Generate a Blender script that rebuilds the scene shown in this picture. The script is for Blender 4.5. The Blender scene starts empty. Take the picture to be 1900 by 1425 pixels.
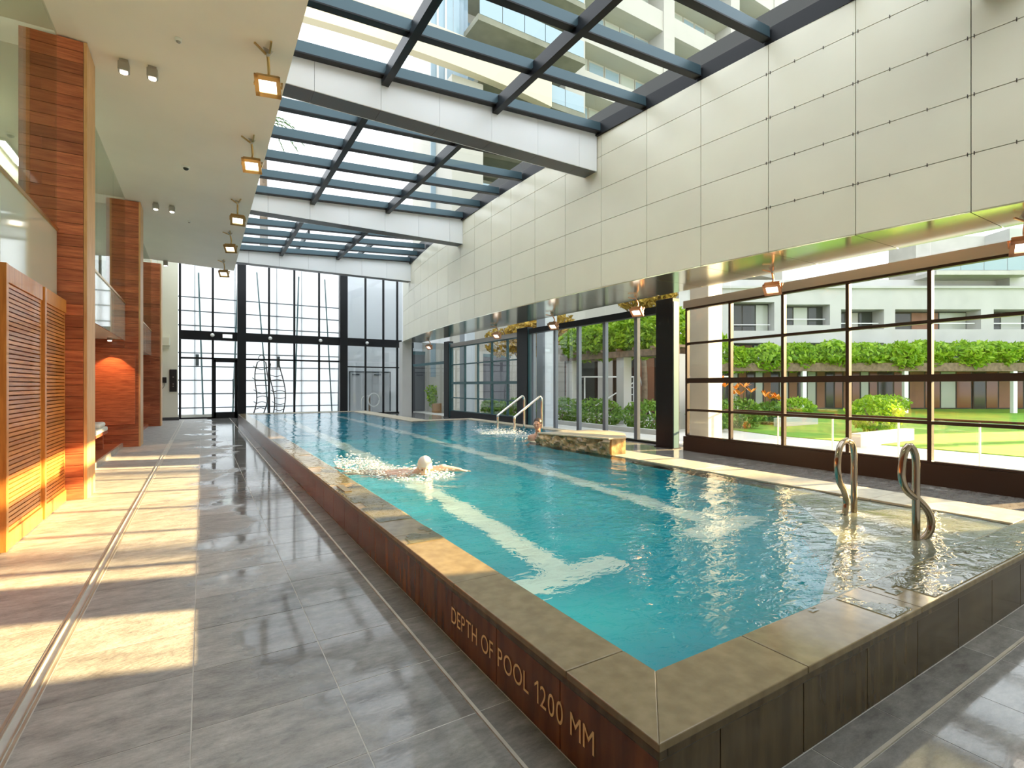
import bpy, bmesh, math, random
from mathutils import Vector, Matrix, noise
rnd = random.Random(7)
PI = math.pi
S = bpy.context.scene
COL = S.collection

# ------------------------------------------------------------------ camera, sky, sun, exposure
YAW = math.atan2(575.0, 944.0)
FW = Vector((math.sin(YAW), math.cos(YAW), 0)); RT = Vector((math.cos(YAW), -math.sin(YAW), 0))
EYE = 1.5
cam = bpy.data.objects.new('camera', bpy.data.cameras.new('camera'))
COL.objects.link(cam)
cam.location = (0, 0, EYE)
cam.rotation_euler = (PI / 2, 0, -YAW)
cam.data.sensor_width = 36.0
cam.data.lens = 944.0 / 1900.0 * 36.0
cam.data.shift_y = 3.0 / 1900.0
cam.data.clip_start = 0.05; cam.data.clip_end = 400
S.camera = cam

W = bpy.data.worlds.new('World'); S.world = W; W.use_nodes = True
bg = W.node_tree.nodes['Background']
bg.inputs[0].default_value = (0.90, 0.95, 1.0, 1)
bg.inputs[1].default_value = 1.0

sun = bpy.data.objects.new('sun', bpy.data.lights.new('sun', 'SUN'))
COL.objects.link(sun)
SUN_DIR = Vector((0.954, -0.30, 0.267)).normalized()      # towards the sun, low in the west over the garden
sun.rotation_euler = SUN_DIR.to_track_quat('Z', 'Y').to_euler()
sun.data.energy = 14.5
sun.data.color = (1.0, 0.69, 0.33)
sun.data.angle = math.radians(0.6)

S.view_settings.view_transform = 'Standard'
S.view_settings.look = 'None'
S.view_settings.exposure = 1.5
S.view_settings.gamma = 1.0
S.view_settings.use_curve_mapping = False
S.cycles.use_denoising = True
S.cycles.max_bounces = 14
S.cycles.diffuse_bounces = 6
S.cycles.glossy_bounces = 6
S.cycles.transmission_bounces = 10
S.cycles.transparent_max_bounces = 40
S.cycles.sample_clamp_indirect = 8.0

# ------------------------------------------------------------------ materials
MATS = {}
def new_mat(name):
    m = bpy.data.materials.new(name); m.use_nodes = True
    return m, m.node_tree, m.node_tree.nodes['Principled BSDF']
def plain(name, col, rough=0.5, metal=0.0, var=0.0, scale=3.0, bump=0.0, bscale=40.0, rvar=0.0, spec=0.5, stretch=None, obj_var=0.0, coat=0.0):
    m, nt, b = new_mat(name)
    b.inputs['Base Color'].default_value = (*col, 1)
    b.inputs['Roughness'].default_value = rough
    b.inputs['Metallic'].default_value = metal
    b.inputs['Specular IOR Level'].default_value = spec
    b.inputs['Coat Weight'].default_value = coat
    b.inputs['Coat Roughness'].default_value = 0.08
    L = nt.links; N = nt.nodes
    geo = N.new('ShaderNodeNewGeometry'); vec = geo.outputs['Position']
    if stretch:
        mp = N.new('ShaderNodeMapping'); mp.inputs['Scale'].default_value = stretch
        L.new(vec, mp.inputs['Vector']); vec = mp.outputs[0]
    colout = None
    if var > 0 or rvar > 0:
        nz = N.new('ShaderNodeTexNoise'); nz.inputs['Scale'].default_value = scale; nz.inputs['Detail'].default_value = 6
        L.new(vec, nz.inputs['Vector'])
        mr = N.new('ShaderNodeMapRange'); mr.inputs[1].default_value = 0.3; mr.inputs[2].default_value = 0.7
        mr.inputs[3].default_value = 1 - var; mr.inputs[4].default_value = 1 + var
        L.new(nz.outputs['Fac'], mr.inputs[0])
        mx = N.new('ShaderNodeVectorMath'); mx.operation = 'SCALE'; mx.inputs[0].default_value = col
        L.new(mr.outputs[0], mx.inputs['Scale']); colout = mx.outputs[0]
        if rvar > 0:
            m2 = N.new('ShaderNodeMapRange'); m2.inputs[1].default_value = 0.35; m2.inputs[2].default_value = 0.65
            m2.inputs[3].default_value = max(0.02, rough - rvar); m2.inputs[4].default_value = min(1, rough + rvar)
            L.new(nz.outputs['Fac'], m2.inputs[0]); L.new(m2.outputs[0], b.inputs['Roughness'])
    if obj_var > 0:
        oi = N.new('ShaderNodeObjectInfo'); mo = N.new('ShaderNodeMapRange')
        mo.inputs[3].default_value = 1 - obj_var; mo.inputs[4].default_value = 1 + obj_var
        L.new(oi.outputs['Random'], mo.inputs[0])
        mz = N.new('ShaderNodeVectorMath'); mz.operation = 'SCALE'; mz.inputs[0].default_value = col
        if colout: L.new(colout, mz.inputs[0])
        L.new(mo.outputs[0], mz.inputs['Scale']); colout = mz.outputs[0]
    if colout: L.new(colout, b.inputs['Base Color'])
    if bump > 0:
        n2 = N.new('ShaderNodeTexNoise'); n2.inputs['Scale'].default_value = bscale; n2.inputs['Detail'].default_value = 5
        L.new(vec, n2.inputs['Vector'])
        bp = N.new('ShaderNodeBump'); bp.inputs['Strength'].default_value = bump; bp.inputs['Distance'].default_value = 0.01
        L.new(n2.outputs['Fac'], bp.inputs['Height']); L.new(bp.outputs[0], b.inputs['Normal'])
    MATS[name] = m
    return m
def emis(name, col, strength):
    m, nt, b = new_mat(name)
    b.inputs['Base Color'].default_value = (*col, 1)
    b.inputs['Emission Color'].default_value = (*col, 1); b.inputs['Emission Strength'].default_value = strength
    MATS[name] = m
def glass(name, tint, ior=1.45, refl=1.0):
    m = bpy.data.materials.new(name); m.use_nodes = True; nt = m.node_tree; N = nt.nodes; L = nt.links
    N.remove(N['Principled BSDF']); out = N['Material Output']
    tr = N.new('ShaderNodeBsdfTransparent'); tr.inputs[0].default_value = (*tint, 1)
    gl = N.new('ShaderNodeBsdfGlossy'); gl.inputs['Roughness'].default_value = 0.0
    lw = N.new('ShaderNodeLayerWeight'); lw.inputs[0].default_value = 0.5
    pw = N.new('ShaderNodeMath'); pw.operation = 'POWER'; pw.inputs[1].default_value = 5.0; L.new(lw.outputs['Facing'], pw.inputs[0])
    f0 = ((ior - 1) / (ior + 1)) ** 2 * refl
    mu = N.new('ShaderNodeMath'); mu.operation = 'MULTIPLY_ADD'; mu.inputs[1].default_value = (1 - f0) * 0.8; mu.inputs[2].default_value = f0
    L.new(pw.outputs[0], mu.inputs[0])
    mx = N.new('ShaderNodeMixShader'); L.new(mu.outputs[0], mx.inputs[0]); L.new(tr.outputs[0], mx.inputs[1]); L.new(gl.outputs[0], mx.inputs[2])
    L.new(mx.outputs[0], out.inputs[0]); MATS[name] = m
def wood(name, c1, c2, axis='X', rough=0.45, scale=1.0, obj_var=0.25, coat=0.0):
    m, nt, b = new_mat(name); N = nt.nodes; L = nt.links
    geo = N.new('ShaderNodeNewGeometry'); oi = N.new('ShaderNodeObjectInfo')
    add = N.new('ShaderNodeVectorMath'); add.operation = 'ADD'
    sc = N.new('ShaderNodeVectorMath'); sc.operation = 'SCALE'; sc.inputs[0].default_value = (7.3, 3.1, 5.7)
    L.new(oi.outputs['Random'], sc.inputs['Scale']); L.new(geo.outputs['Position'], add.inputs[0]); L.new(sc.outputs[0], add.inputs[1])
    mp = N.new('ShaderNodeMapping')
    mp.inputs['Scale'].default_value = {'X': (0.8, 9, 9), 'Y': (9, 0.8, 9), 'Z': (9, 9, 0.8)}[axis]
    L.new(add.outputs[0], mp.inputs['Vector'])
    nz = N.new('ShaderNodeTexNoise'); nz.inputs['Scale'].default_value = 3.2 * scale; nz.inputs['Detail'].default_value = 8; nz.inputs['Roughness'].default_value = 0.65
    L.new(mp.outputs[0], nz.inputs['Vector'])
    cr = N.new('ShaderNodeValToRGB'); cr.color_ramp.elements[0].position = 0.32; cr.color_ramp.elements[1].position = 0.72
    cr.color_ramp.elements[0].color = (*c1, 1); cr.color_ramp.elements[1].color = (*c2, 1)
    L.new(nz.outputs['Fac'], cr.inputs[0])
    mo = N.new('ShaderNodeMapRange'); mo.inputs[3].default_value = 1 - obj_var; mo.inputs[4].default_value = 1 + obj_var
    L.new(oi.outputs['Random'], mo.inputs[0])
    mz = N.new('ShaderNodeVectorMath'); mz.operation = 'SCALE'; L.new(cr.outputs[0], mz.inputs[0]); L.new(mo.outputs[0], mz.inputs['Scale'])
    L.new(mz.outputs[0], b.inputs['Base Color']); b.inputs['Roughness'].default_value = rough
    b.inputs['Coat Weight'].default_value = coat
    bp = N.new('ShaderNodeBump'); bp.inputs['Strength'].default_value = 0.25; bp.inputs['Distance'].default_value = 0.004
    L.new(nz.outputs['Fac'], bp.inputs['Height']); L.new(bp.outputs[0], b.inputs['Normal'])
    MATS[name] = m
def stone_floor():
    # grey slate, slightly different from slab to slab; wet and shiny towards the pool, drier by the timber
    m, nt, b = new_mat('stone_floor'); N = nt.nodes; L = nt.links
    geo = N.new('ShaderNodeNewGeometry'); oi = N.new('ShaderNodeObjectInfo')
    mp = N.new('ShaderNodeMapping'); mp.inputs['Scale'].default_value = (1.0, 2.2, 1); L.new(geo.outputs['Position'], mp.inputs['Vector'])
    n1 = N.new('ShaderNodeTexNoise'); n1.inputs['Scale'].default_value = 4.0; n1.inputs['Detail'].default_value = 12; n1.inputs['Roughness'].default_value = 0.78
    L.new(mp.outputs[0], n1.inputs['Vector'])
    cr = N.new('ShaderNodeValToRGB'); e = cr.color_ramp.elements
    e[0].position = 0.3; e[0].color = (0.19, 0.185, 0.178, 1); e[1].position = 0.72; e[1].color = (0.60, 0.58, 0.55, 1)
    L.new(n1.outputs['Fac'], cr.inputs[0])
    mo = N.new('ShaderNodeMapRange'); mo.inputs[3].default_value = 0.86; mo.inputs[4].default_value = 1.14; L.new(oi.outputs['Random'], mo.inputs[0])
    mz = N.new('ShaderNodeVectorMath'); mz.operation = 'SCALE'; L.new(cr.outputs[0], mz.inputs[0]); L.new(mo.outputs[0], mz.inputs['Scale'])
    # puddles: noise thresholded, more of them close to the pool wall
    n2 = N.new('ShaderNodeTexNoise'); n2.inputs['Scale'].default_value = 0.85; n2.inputs['Detail'].default_value = 5; n2.inputs['Roughness'].default_value = 0.55
    L.new(geo.outputs['Position'], n2.inputs['Vector'])
    sep = N.new('ShaderNodeSeparateXYZ'); L.new(geo.outputs['Position'], sep.inputs[0])
    wx = N.new('ShaderNodeMapRange'); wx.inputs[1].default_value = -0.6; wx.inputs[2].default_value = 0.9; wx.inputs[3].default_value = -0.20; wx.inputs[4].default_value = 0.20
    L.new(sep.outputs[0], wx.inputs[0])
    ad = N.new('ShaderNodeMath'); ad.operation = 'ADD'; L.new(n2.outputs['Fac'], ad.inputs[0]); L.new(wx.outputs[0], ad.inputs[1])
    pd = N.new('ShaderNodeMapRange'); pd.inputs[1].default_value = 0.47; pd.inputs[2].default_value = 0.58; L.new(ad.outputs[0], pd.inputs[0])
    rg = N.new('ShaderNodeMapRange'); rg.inputs[3].default_value = 0.5; rg.inputs[4].default_value = 0.035; L.new(pd.outputs[0], rg.inputs[0])
    rn = N.new('ShaderNodeMath'); rn.operation = 'MULTIPLY_ADD'; L.new(n1.outputs['Fac'], rn.inputs[0]); rn.inputs[1].default_value = 0.06; L.new(rg.outputs[0], rn.inputs[2])
    L.new(rn.outputs[0], b.inputs['Roughness'])
    dk = N.new('ShaderNodeMapRange'); dk.inputs[3].default_value = 1.0; dk.inputs[4].default_value = 0.62; L.new(pd.outputs[0], dk.inputs[0])
    m3 = N.new('ShaderNodeVectorMath'); m3.operation = 'SCALE'; L.new(mz.outputs[0], m3.inputs[0]); L.new(dk.outputs[0], m3.inputs['Scale'])
    L.new(m3.outputs[0], b.inputs['Base Color'])
    n3 = N.new('ShaderNodeTexNoise'); n3.inputs['Scale'].default_value = 28; n3.inputs['Detail'].default_value = 6; L.new(mp.outputs[0], n3.inputs['Vector'])
    st = N.new('ShaderNodeMapRange'); st.inputs[3].default_value = 0.55; st.inputs[4].default_value = 0.02; L.new(pd.outputs[0], st.inputs[0])
    bp = N.new('ShaderNodeBump'); bp.inputs['Distance'].default_value = 0.008; L.new(st.outputs[0], bp.inputs['Strength'])
    L.new(n3.outputs['Fac'], bp.inputs['Height']); L.new(bp.outputs[0], b.inputs['Normal'])
    b.inputs['Specular IOR Level'].default_value = 0.6
    MATS['stone_floor'] = m
def rust_stone(name, c1, c2, rough):
    m, nt, b = new_mat(name); N = nt.nodes; L = nt.links
    geo = N.new('ShaderNodeNewGeometry'); oi = N.new('ShaderNodeObjectInfo')
    mp = N.new('ShaderNodeMapping'); mp.inputs['Scale'].default_value = (5, 5, 0.9); L.new(geo.outputs['Position'], mp.inputs['Vector'])
    n1 = N.new('ShaderNodeTexNoise'); n1.inputs['Scale'].default_value = 2.6; n1.inputs['Detail'].default_value = 7; L.new(mp.outputs[0], n1.inputs['Vector'])
    cr = N.new('ShaderNodeValToRGB'); e = cr.color_ramp.elements
    e[0].position = 0.35; e[0].color = (*c1, 1); e[1].position = 0.7; e[1].color = (*c2, 1); L.new(n1.outputs['Fac'], cr.inputs[0])
    mo = N.new('ShaderNodeMapRange'); mo.inputs[3].default_value = 0.92; mo.inputs[4].default_value = 1.08; L.new(oi.outputs['Random'], mo.inputs[0])
    mz = N.new('ShaderNodeVectorMath'); mz.operation = 'SCALE'; L.new(cr.outputs[0], mz.inputs[0]); L.new(mo.outputs[0], mz.inputs['Scale'])
    L.new(mz.outputs[0], b.inputs['Base Color']); b.inputs['Roughness'].default_value = rough
    bp = N.new('ShaderNodeBump'); bp.inputs['Strength'].default_value = 0.12; bp.inputs['Distance'].default_value = 0.004
    L.new(n1.outputs['Fac'], bp.inputs['Height']); L.new(bp.outputs[0], b.inputs['Normal'])
    MATS[name] = m
def water_mat():
    m, nt, b = new_mat('water'); N = nt.nodes; L = nt.links
    b.inputs['Base Color'].default_value = (0.80, 0.97, 0.98, 1); b.inputs['Roughness'].default_value = 0.0
    b.inputs['IOR'].default_value = 1.33; b.inputs['Transmission Weight'].default_value = 1.0
    geo = N.new('ShaderNodeNewGeometry')
    mp = N.new('ShaderNodeMapping'); mp.inputs['Rotation'].default_value = (0, 0, 0.5); mp.inputs['Scale'].default_value = (1.0, 1.6, 1)
    L.new(geo.outputs['Position'], mp.inputs['Vector'])
    n1 = N.new('ShaderNodeTexNoise'); n1.inputs['Scale'].default_value = 7.0; n1.inputs['Detail'].default_value = 3; n1.inputs['Distortion'].default_value = 0.6
    L.new(mp.outputs[0], n1.inputs['Vector'])
    bp = N.new('ShaderNodeBump'); bp.inputs['Strength'].default_value = 0.16; bp.inputs['Distance'].default_value = 0.05
    L.new(n1.outputs['Fac'], bp.inputs['Height']); L.new(bp.outputs[0], b.inputs['Normal'])
    MATS['water'] = m
def leafy(name, c1, c2, trans=0.35):
    m = bpy.data.materials.new(name); m.use_nodes = True; nt = m.node_tree; N = nt.nodes; L = nt.links
    b = N['Principled BSDF']; out = N['Material Output']
    geo = N.new('ShaderNodeNewGeometry')
    cr = N.new('ShaderNodeValToRGB'); cr.color_ramp.elements[0].color = (*c1, 1); cr.color_ramp.elements[1].color = (*c2, 1)
    L.new(geo.outputs['Random Per Island'], cr.inputs[0]); L.new(cr.outputs[0], b.inputs['Base Color']); b.inputs['Roughness'].default_value = 0.5
    tl = N.new('ShaderNodeBsdfTranslucent'); L.new(cr.outputs[0], tl.inputs[0])
    mx = N.new('ShaderNodeMixShader'); mx.inputs[0].default_value = trans
    L.new(b.outputs[0], mx.inputs[1]); L.new(tl.outputs[0], mx.inputs[2]); L.new(mx.outputs[0], out.inputs[0]); MATS[name] = m

plain('bulk_panel', (0.74, 0.71, 0.57), 0.30, 0.0, 0.03, 1.2, 0.0, obj_var=0.03, spec=0.6)
plain('polished_metal', (0.88, 0.86, 0.72), 0.16, 0.95)
plain('white_panel', (0.90, 0.92, 0.94), 0.28, 0.0, obj_var=0.015)
plain('joint_dark', (0.05, 0.05, 0.045), 0.6)
plain('black_metal', (0.010, 0.011, 0.013), 0.35, 0.0, spec=0.25)
plain('stile_metal', (0.17, 0.19, 0.22), 0.35, 0.4)
plain('rail_bronze', (0.46, 0.38, 0.30), 0.14, 1.0)
plain('brown_glass', (0.22, 0.085, 0.045), 0.10)
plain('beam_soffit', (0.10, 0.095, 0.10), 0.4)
plain('teal_metal', (0.06, 0.105, 0.125), 0.30, 0.3)
plain('teal_paint', (0.04, 0.115, 0.13), 0.35)
plain('bronze_metal', (0.035, 0.022, 0.016), 0.35, 0.2, spec=0.3)
plain('ceiling_plaster', (0.90, 0.83, 0.74), 0.6, 0.0, 0.03, 0.8, 0.02, 12)
plain('cream_wall', (0.80, 0.78, 0.64), 0.55, 0.0, 0.03, 0.8)
plain('skirting_dark', (0.06, 0.06, 0.065), 0.5)
plain('fascia_glass', (0.66, 0.72, 0.62), 0.05, 0.0, 0.02, 0.8, coat=0.6)
plain('steel', (0.72, 0.70, 0.66), 0.16, 1.0)
plain('brass', (0.60, 0.42, 0.18), 0.28, 1.0)
plain('grey_metal', (0.42, 0.40, 0.37), 0.35, 0.8)
plain('copper_metal', (0.55, 0.30, 0.18), 0.35, 0.8)
plain('white_plastic', (0.82, 0.82, 0.80), 0.4)
plain('black_plastic', (0.02, 0.02, 0.02), 0.3)
plain('grout_light', (0.62, 0.60, 0.56), 0.7, 0, 0.1, 8)
plain('drain_steel', (0.62, 0.58, 0.50), 0.4, 0.7, 0.15, 6)
plain('basin_tile', (0.004, 0.40, 0.56), 0.4, 0.0, 0.06, 1.5)
plain('lane_white', (0.80, 0.90, 0.90), 0.4)
plain('ledge_stone', (0.36, 0.31, 0.22), 0.12, 0, 0.35, 2.5, 0.35, 7)
plain('ledge_rock', (0.34, 0.23, 0.11), 0.18, 0, 0.6, 7.0, 0.9, 18, rvar=0.1)
plain('letter_gold', (0.95, 0.66, 0.30), 0.4, 0.0)
plain('upholstery', (0.80, 0.80, 0.72), 0.8, 0, 0.03, 6)
plain('towel', (0.86, 0.85, 0.80), 0.95, 0, 0.04, 20, 0.4, 80)
plain('concrete', (0.50, 0.49, 0.46), 0.75, 0, 0.10, 1.2, 0.08, 12)
plain('concrete_pale', (0.50, 0.50, 0.49), 0.75, 0, 0.07, 0.8, 0.05, 10)
plain('concrete_blue', (0.52, 0.57, 0.62), 0.7, 0, 0.06, 1.0)
plain('tower_wall', (0.46, 0.445, 0.39), 0.7, 0, 0.05, 0.3)
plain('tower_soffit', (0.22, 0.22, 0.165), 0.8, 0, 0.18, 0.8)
plain('tower_cream', (0.62, 0.55, 0.40), 0.7)
plain('paving', (0.58, 0.57, 0.54), 0.7, 0, 0.06, 0.6)
plain('lawn', (0.15, 0.33, 0.018), 0.8, 0, 0.22, 1.1, 0.5, 60)
plain('soil', (0.10, 0.07, 0.045), 0.9, 0, 0.2, 6)
plain('brown_wall', (0.26, 0.12, 0.065), 0.5, 0, 0.15, 0.7)
plain('grey_wall', (0.085, 0.09, 0.105), 0.6, 0, 0.05, 1)
plain('door_grey', (0.50, 0.52, 0.56), 0.45)
plain('pale_wall', (0.72, 0.75, 0.80), 0.6)
plain('screen_rail', (0.06, 0.08, 0.10), 0.4)
plain('planter_timber', (0.42, 0.24, 0.11), 0.6, 0, 0.15, 4)
plain('window_dark', (0.045, 0.05, 0.045), 0.08)
plain('window_pale', (0.45, 0.48, 0.42), 0.12)
plain('window_blue', (0.30, 0.40, 0.46), 0.06)
plain('bark', (0.22, 0.16, 0.11), 0.9, 0, 0.3, 6, 0.6, 30)
plain('skin', (0.62, 0.34, 0.24), 0.42, 0, 0.06, 14)
plain('skin_pale', (0.78, 0.52, 0.40), 0.40, 0, 0.05, 14)
plain('hair_dark', (0.05, 0.028, 0.018), 0.45, 0, 0.3, 60)
plain('swim_cap', (0.86, 0.80, 0.74), 0.35)
plain('swim_red', (0.55, 0.05, 0.04), 0.4)
plain('eye_dark', (0.02, 0.015, 0.012), 0.15)
plain('lip', (0.50, 0.18, 0.15), 0.4)
plain('foam', (0.92, 0.95, 0.96), 0.5)
plain('white_tube', (0.80, 0.81, 0.82), 0.35)
plain('orange_petal', (0.90, 0.30, 0.03), 0.5)
emis('lens_warm', (1.0, 0.86, 0.66), 4.0)
emis('lens_white', (1.0, 0.95, 0.86), 1.6)
emis('fill_strip', (1.0, 0.97, 0.88), 9.0)
emis('sign_light', (0.85, 1.0, 0.95), 1.2)
glass('pane', (0.97, 0.985, 0.98), 1.45)
glass('roof_pane', (0.97, 0.99, 0.99), 1.40, 0.5)
glass('gallery_pane', (0.90, 0.95, 0.91), 1.5, 1.3)
wood('timber', (0.27, 0.055, 0.025), (0.64, 0.205, 0.088), 'X', 0.38, 1.0, 0.26, 0.15)
wood('timber_pale', (0.55, 0.28, 0.11), (0.78, 0.48, 0.22), 'Z', 0.45, 0.8, 0.05)
wood('timber_slat', (0.40, 0.13, 0.03), (0.72, 0.30, 0.07), 'Y', 0.36, 1.2, 0.22, 0.2)
wood('timber_frame', (0.50, 0.18, 0.035), (0.74, 0.32, 0.07), 'Z', 0.36, 1.0, 0.05, 0.2)
stone_floor()
rust_stone('rust_wall', (0.10, 0.028, 0.010), (0.22, 0.070, 0.022), 0.25)
rust_stone('rust_near', (0.065, 0.044, 0.020), (0.125, 0.088, 0.040), 0.22)
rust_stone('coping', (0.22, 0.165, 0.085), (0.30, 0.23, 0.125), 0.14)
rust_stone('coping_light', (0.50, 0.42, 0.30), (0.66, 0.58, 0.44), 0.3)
water_mat()
def frosted():
    m, nt, b = new_mat('frosted'); N = nt.nodes; L = nt.links
    b.inputs['Base Color'].default_value = (0.90, 0.93, 0.96, 1); b.inputs['Roughness'].default_value = 0.4
    tl = N.new('ShaderNodeBsdfTranslucent'); tl.inputs[0].default_value = (0.97, 0.98, 1.0, 1)
    mx = N.new('ShaderNodeMixShader'); mx.inputs[0].default_value = 0.85
    L.new(b.outputs[0], mx.inputs[1]); L.new(tl.outputs[0], mx.inputs[2]); L.new(mx.outputs[0], N['Material Output'].inputs[0]); MATS['frosted'] = m
frosted()
leafy('leaf_bright', (0.16, 0.34, 0.012), (0.42, 0.62, 0.04))
leafy('leaf_mid', (0.09, 0.22, 0.025), (0.25, 0.42, 0.06))
leafy('leaf_dark', (0.035, 0.09, 0.02), (0.12, 0.22, 0.04))
leafy('leaf_autumn', (0.34, 0.24, 0.05), (0.75, 0.52, 0.10))

# ------------------------------------------------------------------ mesh helpers
class MB:
    def __init__(s): s.v = []; s.f = []
    def add(s, vs, fs):
        o = len(s.v); s.v += [tuple(v) for v in vs]; s.f += [tuple(i + o for i in f) for f in fs]; return s
    def box(s, x0, x1, y0, y1, z0, z1):
        vs = [(x, y, z) for z in (z0, z1) for x, y in ((x0, y0), (x1, y0), (x1, y1), (x0, y1))]
        return s.add(vs, [(3, 2, 1, 0), (4, 5, 6, 7), (0, 1, 5, 4), (1, 2, 6, 5), (2, 3, 7, 6), (3, 0, 4, 7)])
    def hexa(s, b, t):      # bottom quad, top quad, both counter-clockwise from above
        return s.add(list(b) + list(t), [(3, 2, 1, 0), (4, 5, 6, 7), (0, 1, 5, 4), (1, 2, 6, 5), (2, 3, 7, 6), (3, 0, 4, 7)])
    def prism(s, poly, z0, z1):
        n = len(poly); vs = [(x, y, z0) for x, y in poly] + [(x, y, z1) for x, y in poly]
        return s.add(vs, [tuple(range(n - 1, -1, -1)), tuple(range(n, 2 * n))] + [(i, (i + 1) % n, n + (i + 1) % n, n + i) for i in range(n)])
    def bar(s, p0, p1, w, h, up=(0, 0, 1)):
        p0 = Vector(p0); p1 = Vector(p1); d = (p1 - p0).normalized(); u = Vector(up)
        sd = d.cross(u)
        if sd.length < 1e-4: sd = d.cross(Vector((1, 0, 0)))
        sd.normalize(); u = sd.cross(d).normalized()
        q = [sd * (a * w / 2) + u * (b * h / 2) for a, b in ((-1, -1), (1, -1), (1, 1), (-1, 1))]
        vs = [p0 + k for k in q] + [p1 + k for k in q]
        return s.add(vs, [(0, 1, 2, 3), (7, 6, 5, 4), (0, 4, 5, 1), (1, 5, 6, 2), (2, 6, 7, 3), (3, 7, 4, 0)])
    def tube(s, pts, r, n=10, smooth=0, caps=True):
        pts = [Vector(p) for p in pts]
        if smooth:
            P = [pts[0] * 2 - pts[1]] + pts + [pts[-1] * 2 - pts[-2]]; out = []
            for i in range(1, len(P) - 2):
                a, b, c, d = P[i - 1:i + 3]
                for k in range(smooth):
                    t = k / smooth
                    out.append(0.5 * ((2 * b) + (c - a) * t + (2 * a - 5 * b + 4 * c - d) * t * t + (3 * b - a - 3 * c + d) * t ** 3))
            pts = out + [pts[-1]]
        rs = r if isinstance(r, (list, tuple)) else None
        o = len(s.v); ref = None
        for i, p in enumerate(pts):
            d = (pts[min(i + 1, len(pts) - 1)] - pts[max(i - 1, 0)]).normalized()
            if ref is None:
                ref = d.orthogonal().normalized()
            ref = (ref - d * ref.dot(d)).normalized(); bi = d.cross(ref)
            rr = r if rs is None else rs[0] + (rs[1] - rs[0]) * i / (len(pts) - 1)
            for k in range(n):
                a = 2 * PI * k / n
                s.v.append(tuple(p + ref * (rr * math.cos(a)) + bi * (rr * math.sin(a))))
        for i in range(len(pts) - 1):
            for k in range(n):
                a = o + i * n + k; b = o + i * n + (k + 1) % n
                s.f.append((a, b, b + n, a + n))
        if caps:
            s.f.append(tuple(o + k for k in range(n - 1, -1, -1)))
            e = o + (len(pts) - 1) * n; s.f.append(tuple(e + k for k in range(n)))
        return s
    def ball(s, c, rx, ry=None, rz=None, n=12, m=8, rot=None):
        ry = rx if ry is None else ry; rz = rx if rz is None else rz; c = Vector(c); o = len(s.v)
        def put(x, y, z):
            p = Vector((x * rx, y * ry, z * rz))
            if rot is not None: p = rot @ p
            s.v.append(tuple(c + p))
        put(0, 0, -1)
        for j in range(1, m):
            t = -PI / 2 + PI * j / m
            for k in range(n):
                a = 2 * PI * k / n; put(math.cos(t) * math.cos(a), math.cos(t) * math.sin(a), math.sin(t))
        put(0, 0, 1)
        for k in range(n): s.f.append((o, o + 1 + (k + 1) % n, o + 1 + k))
        for j in range(m - 2):
            for k in range(n):
                a = o + 1 + j * n + k; b = o + 1 + j * n + (k + 1) % n; s.f.append((a, b, b + n, a + n))
        e = o + 1 + (m - 2) * n; tp = len(s.v) - 1
        for k in range(n): s.f.append((e + k, e + (k + 1) % n, tp))
        return s
    def mesh(s, name, smooth=False):
        me = bpy.data.meshes.new(name); me.from_pydata(s.v, [], s.f); me.update()
        if smooth:
            for p in me.polygons: p.use_smooth = True
        return me

def link(name, me, mat, parent=None, loc=None, rotz=0.0, bevel=0.0):
    o = bpy.data.objects.new(name, me); COL.objects.link(o)
    if mat is not None and not me.materials: me.materials.append(MATS[mat])
    if loc is not None: o.location = loc
    o.rotation_euler = (0, 0, rotz)
    if parent is not None: o.parent = parent
    if bevel:
        b = o.modifiers.new('bevel', 'BEVEL'); b.width = bevel; b.segments = 2; b.limit_method = 'ANGLE'
    return o
def obj(name, mb, mat, parent=None, smooth=False, bevel=0.0):
    """one mesh object from world coordinates; a child's mesh is shifted into its parent's frame"""
    if parent is not None:
        mt = world(parent).inverted(); mb.v = [tuple(mt @ Vector(v)) for v in mb.v]
    return link(name, mb.mesh(name, smooth), mat, parent, bevel=bevel)
def world(o):
    m = Matrix.Translation(o.location) @ o.rotation_euler.to_matrix().to_4x4()
    return world(o.parent) @ m if o.parent is not None else m
def tag(o, label, cat=None, group=None, kind=None):
    o['label'] = label
    if cat: o['category'] = cat
    if group: o['group'] = group
    if kind: o['kind'] = kind
    return o
def thing(name, label, cat, loc=(0, 0, 0), rotz=0.0, group=None, kind=None):
    o = bpy.data.objects.new(name, None); COL.objects.link(o); o.empty_display_size = 0.2
    o.location = loc; o.rotation_euler = (0, 0, rotz)
    return tag(o, label, cat, group, kind)
def struct(name, label, mb=None, mat=None):
    if mb is None:
        o = bpy.data.objects.new(name, None); COL.objects.link(o)
    else: o = obj(name, mb, mat)
    o['label'] = label; o['kind'] = 'structure'; return o

def XB(y): return 0.0079 * y * y - 0.1915 * y + 8.325          # plan curve of the bulkhead over the garden glazing
def ray(u, v): return FW + RT * ((u - 950) / 944.0) + Vector((0, 0, (715.5 - v) / 944.0))
def at_z(u, v, z): d = ray(u, v); k = (z - EYE) / d.z; return Vector((d.x * k, d.y * k, z))

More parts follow.
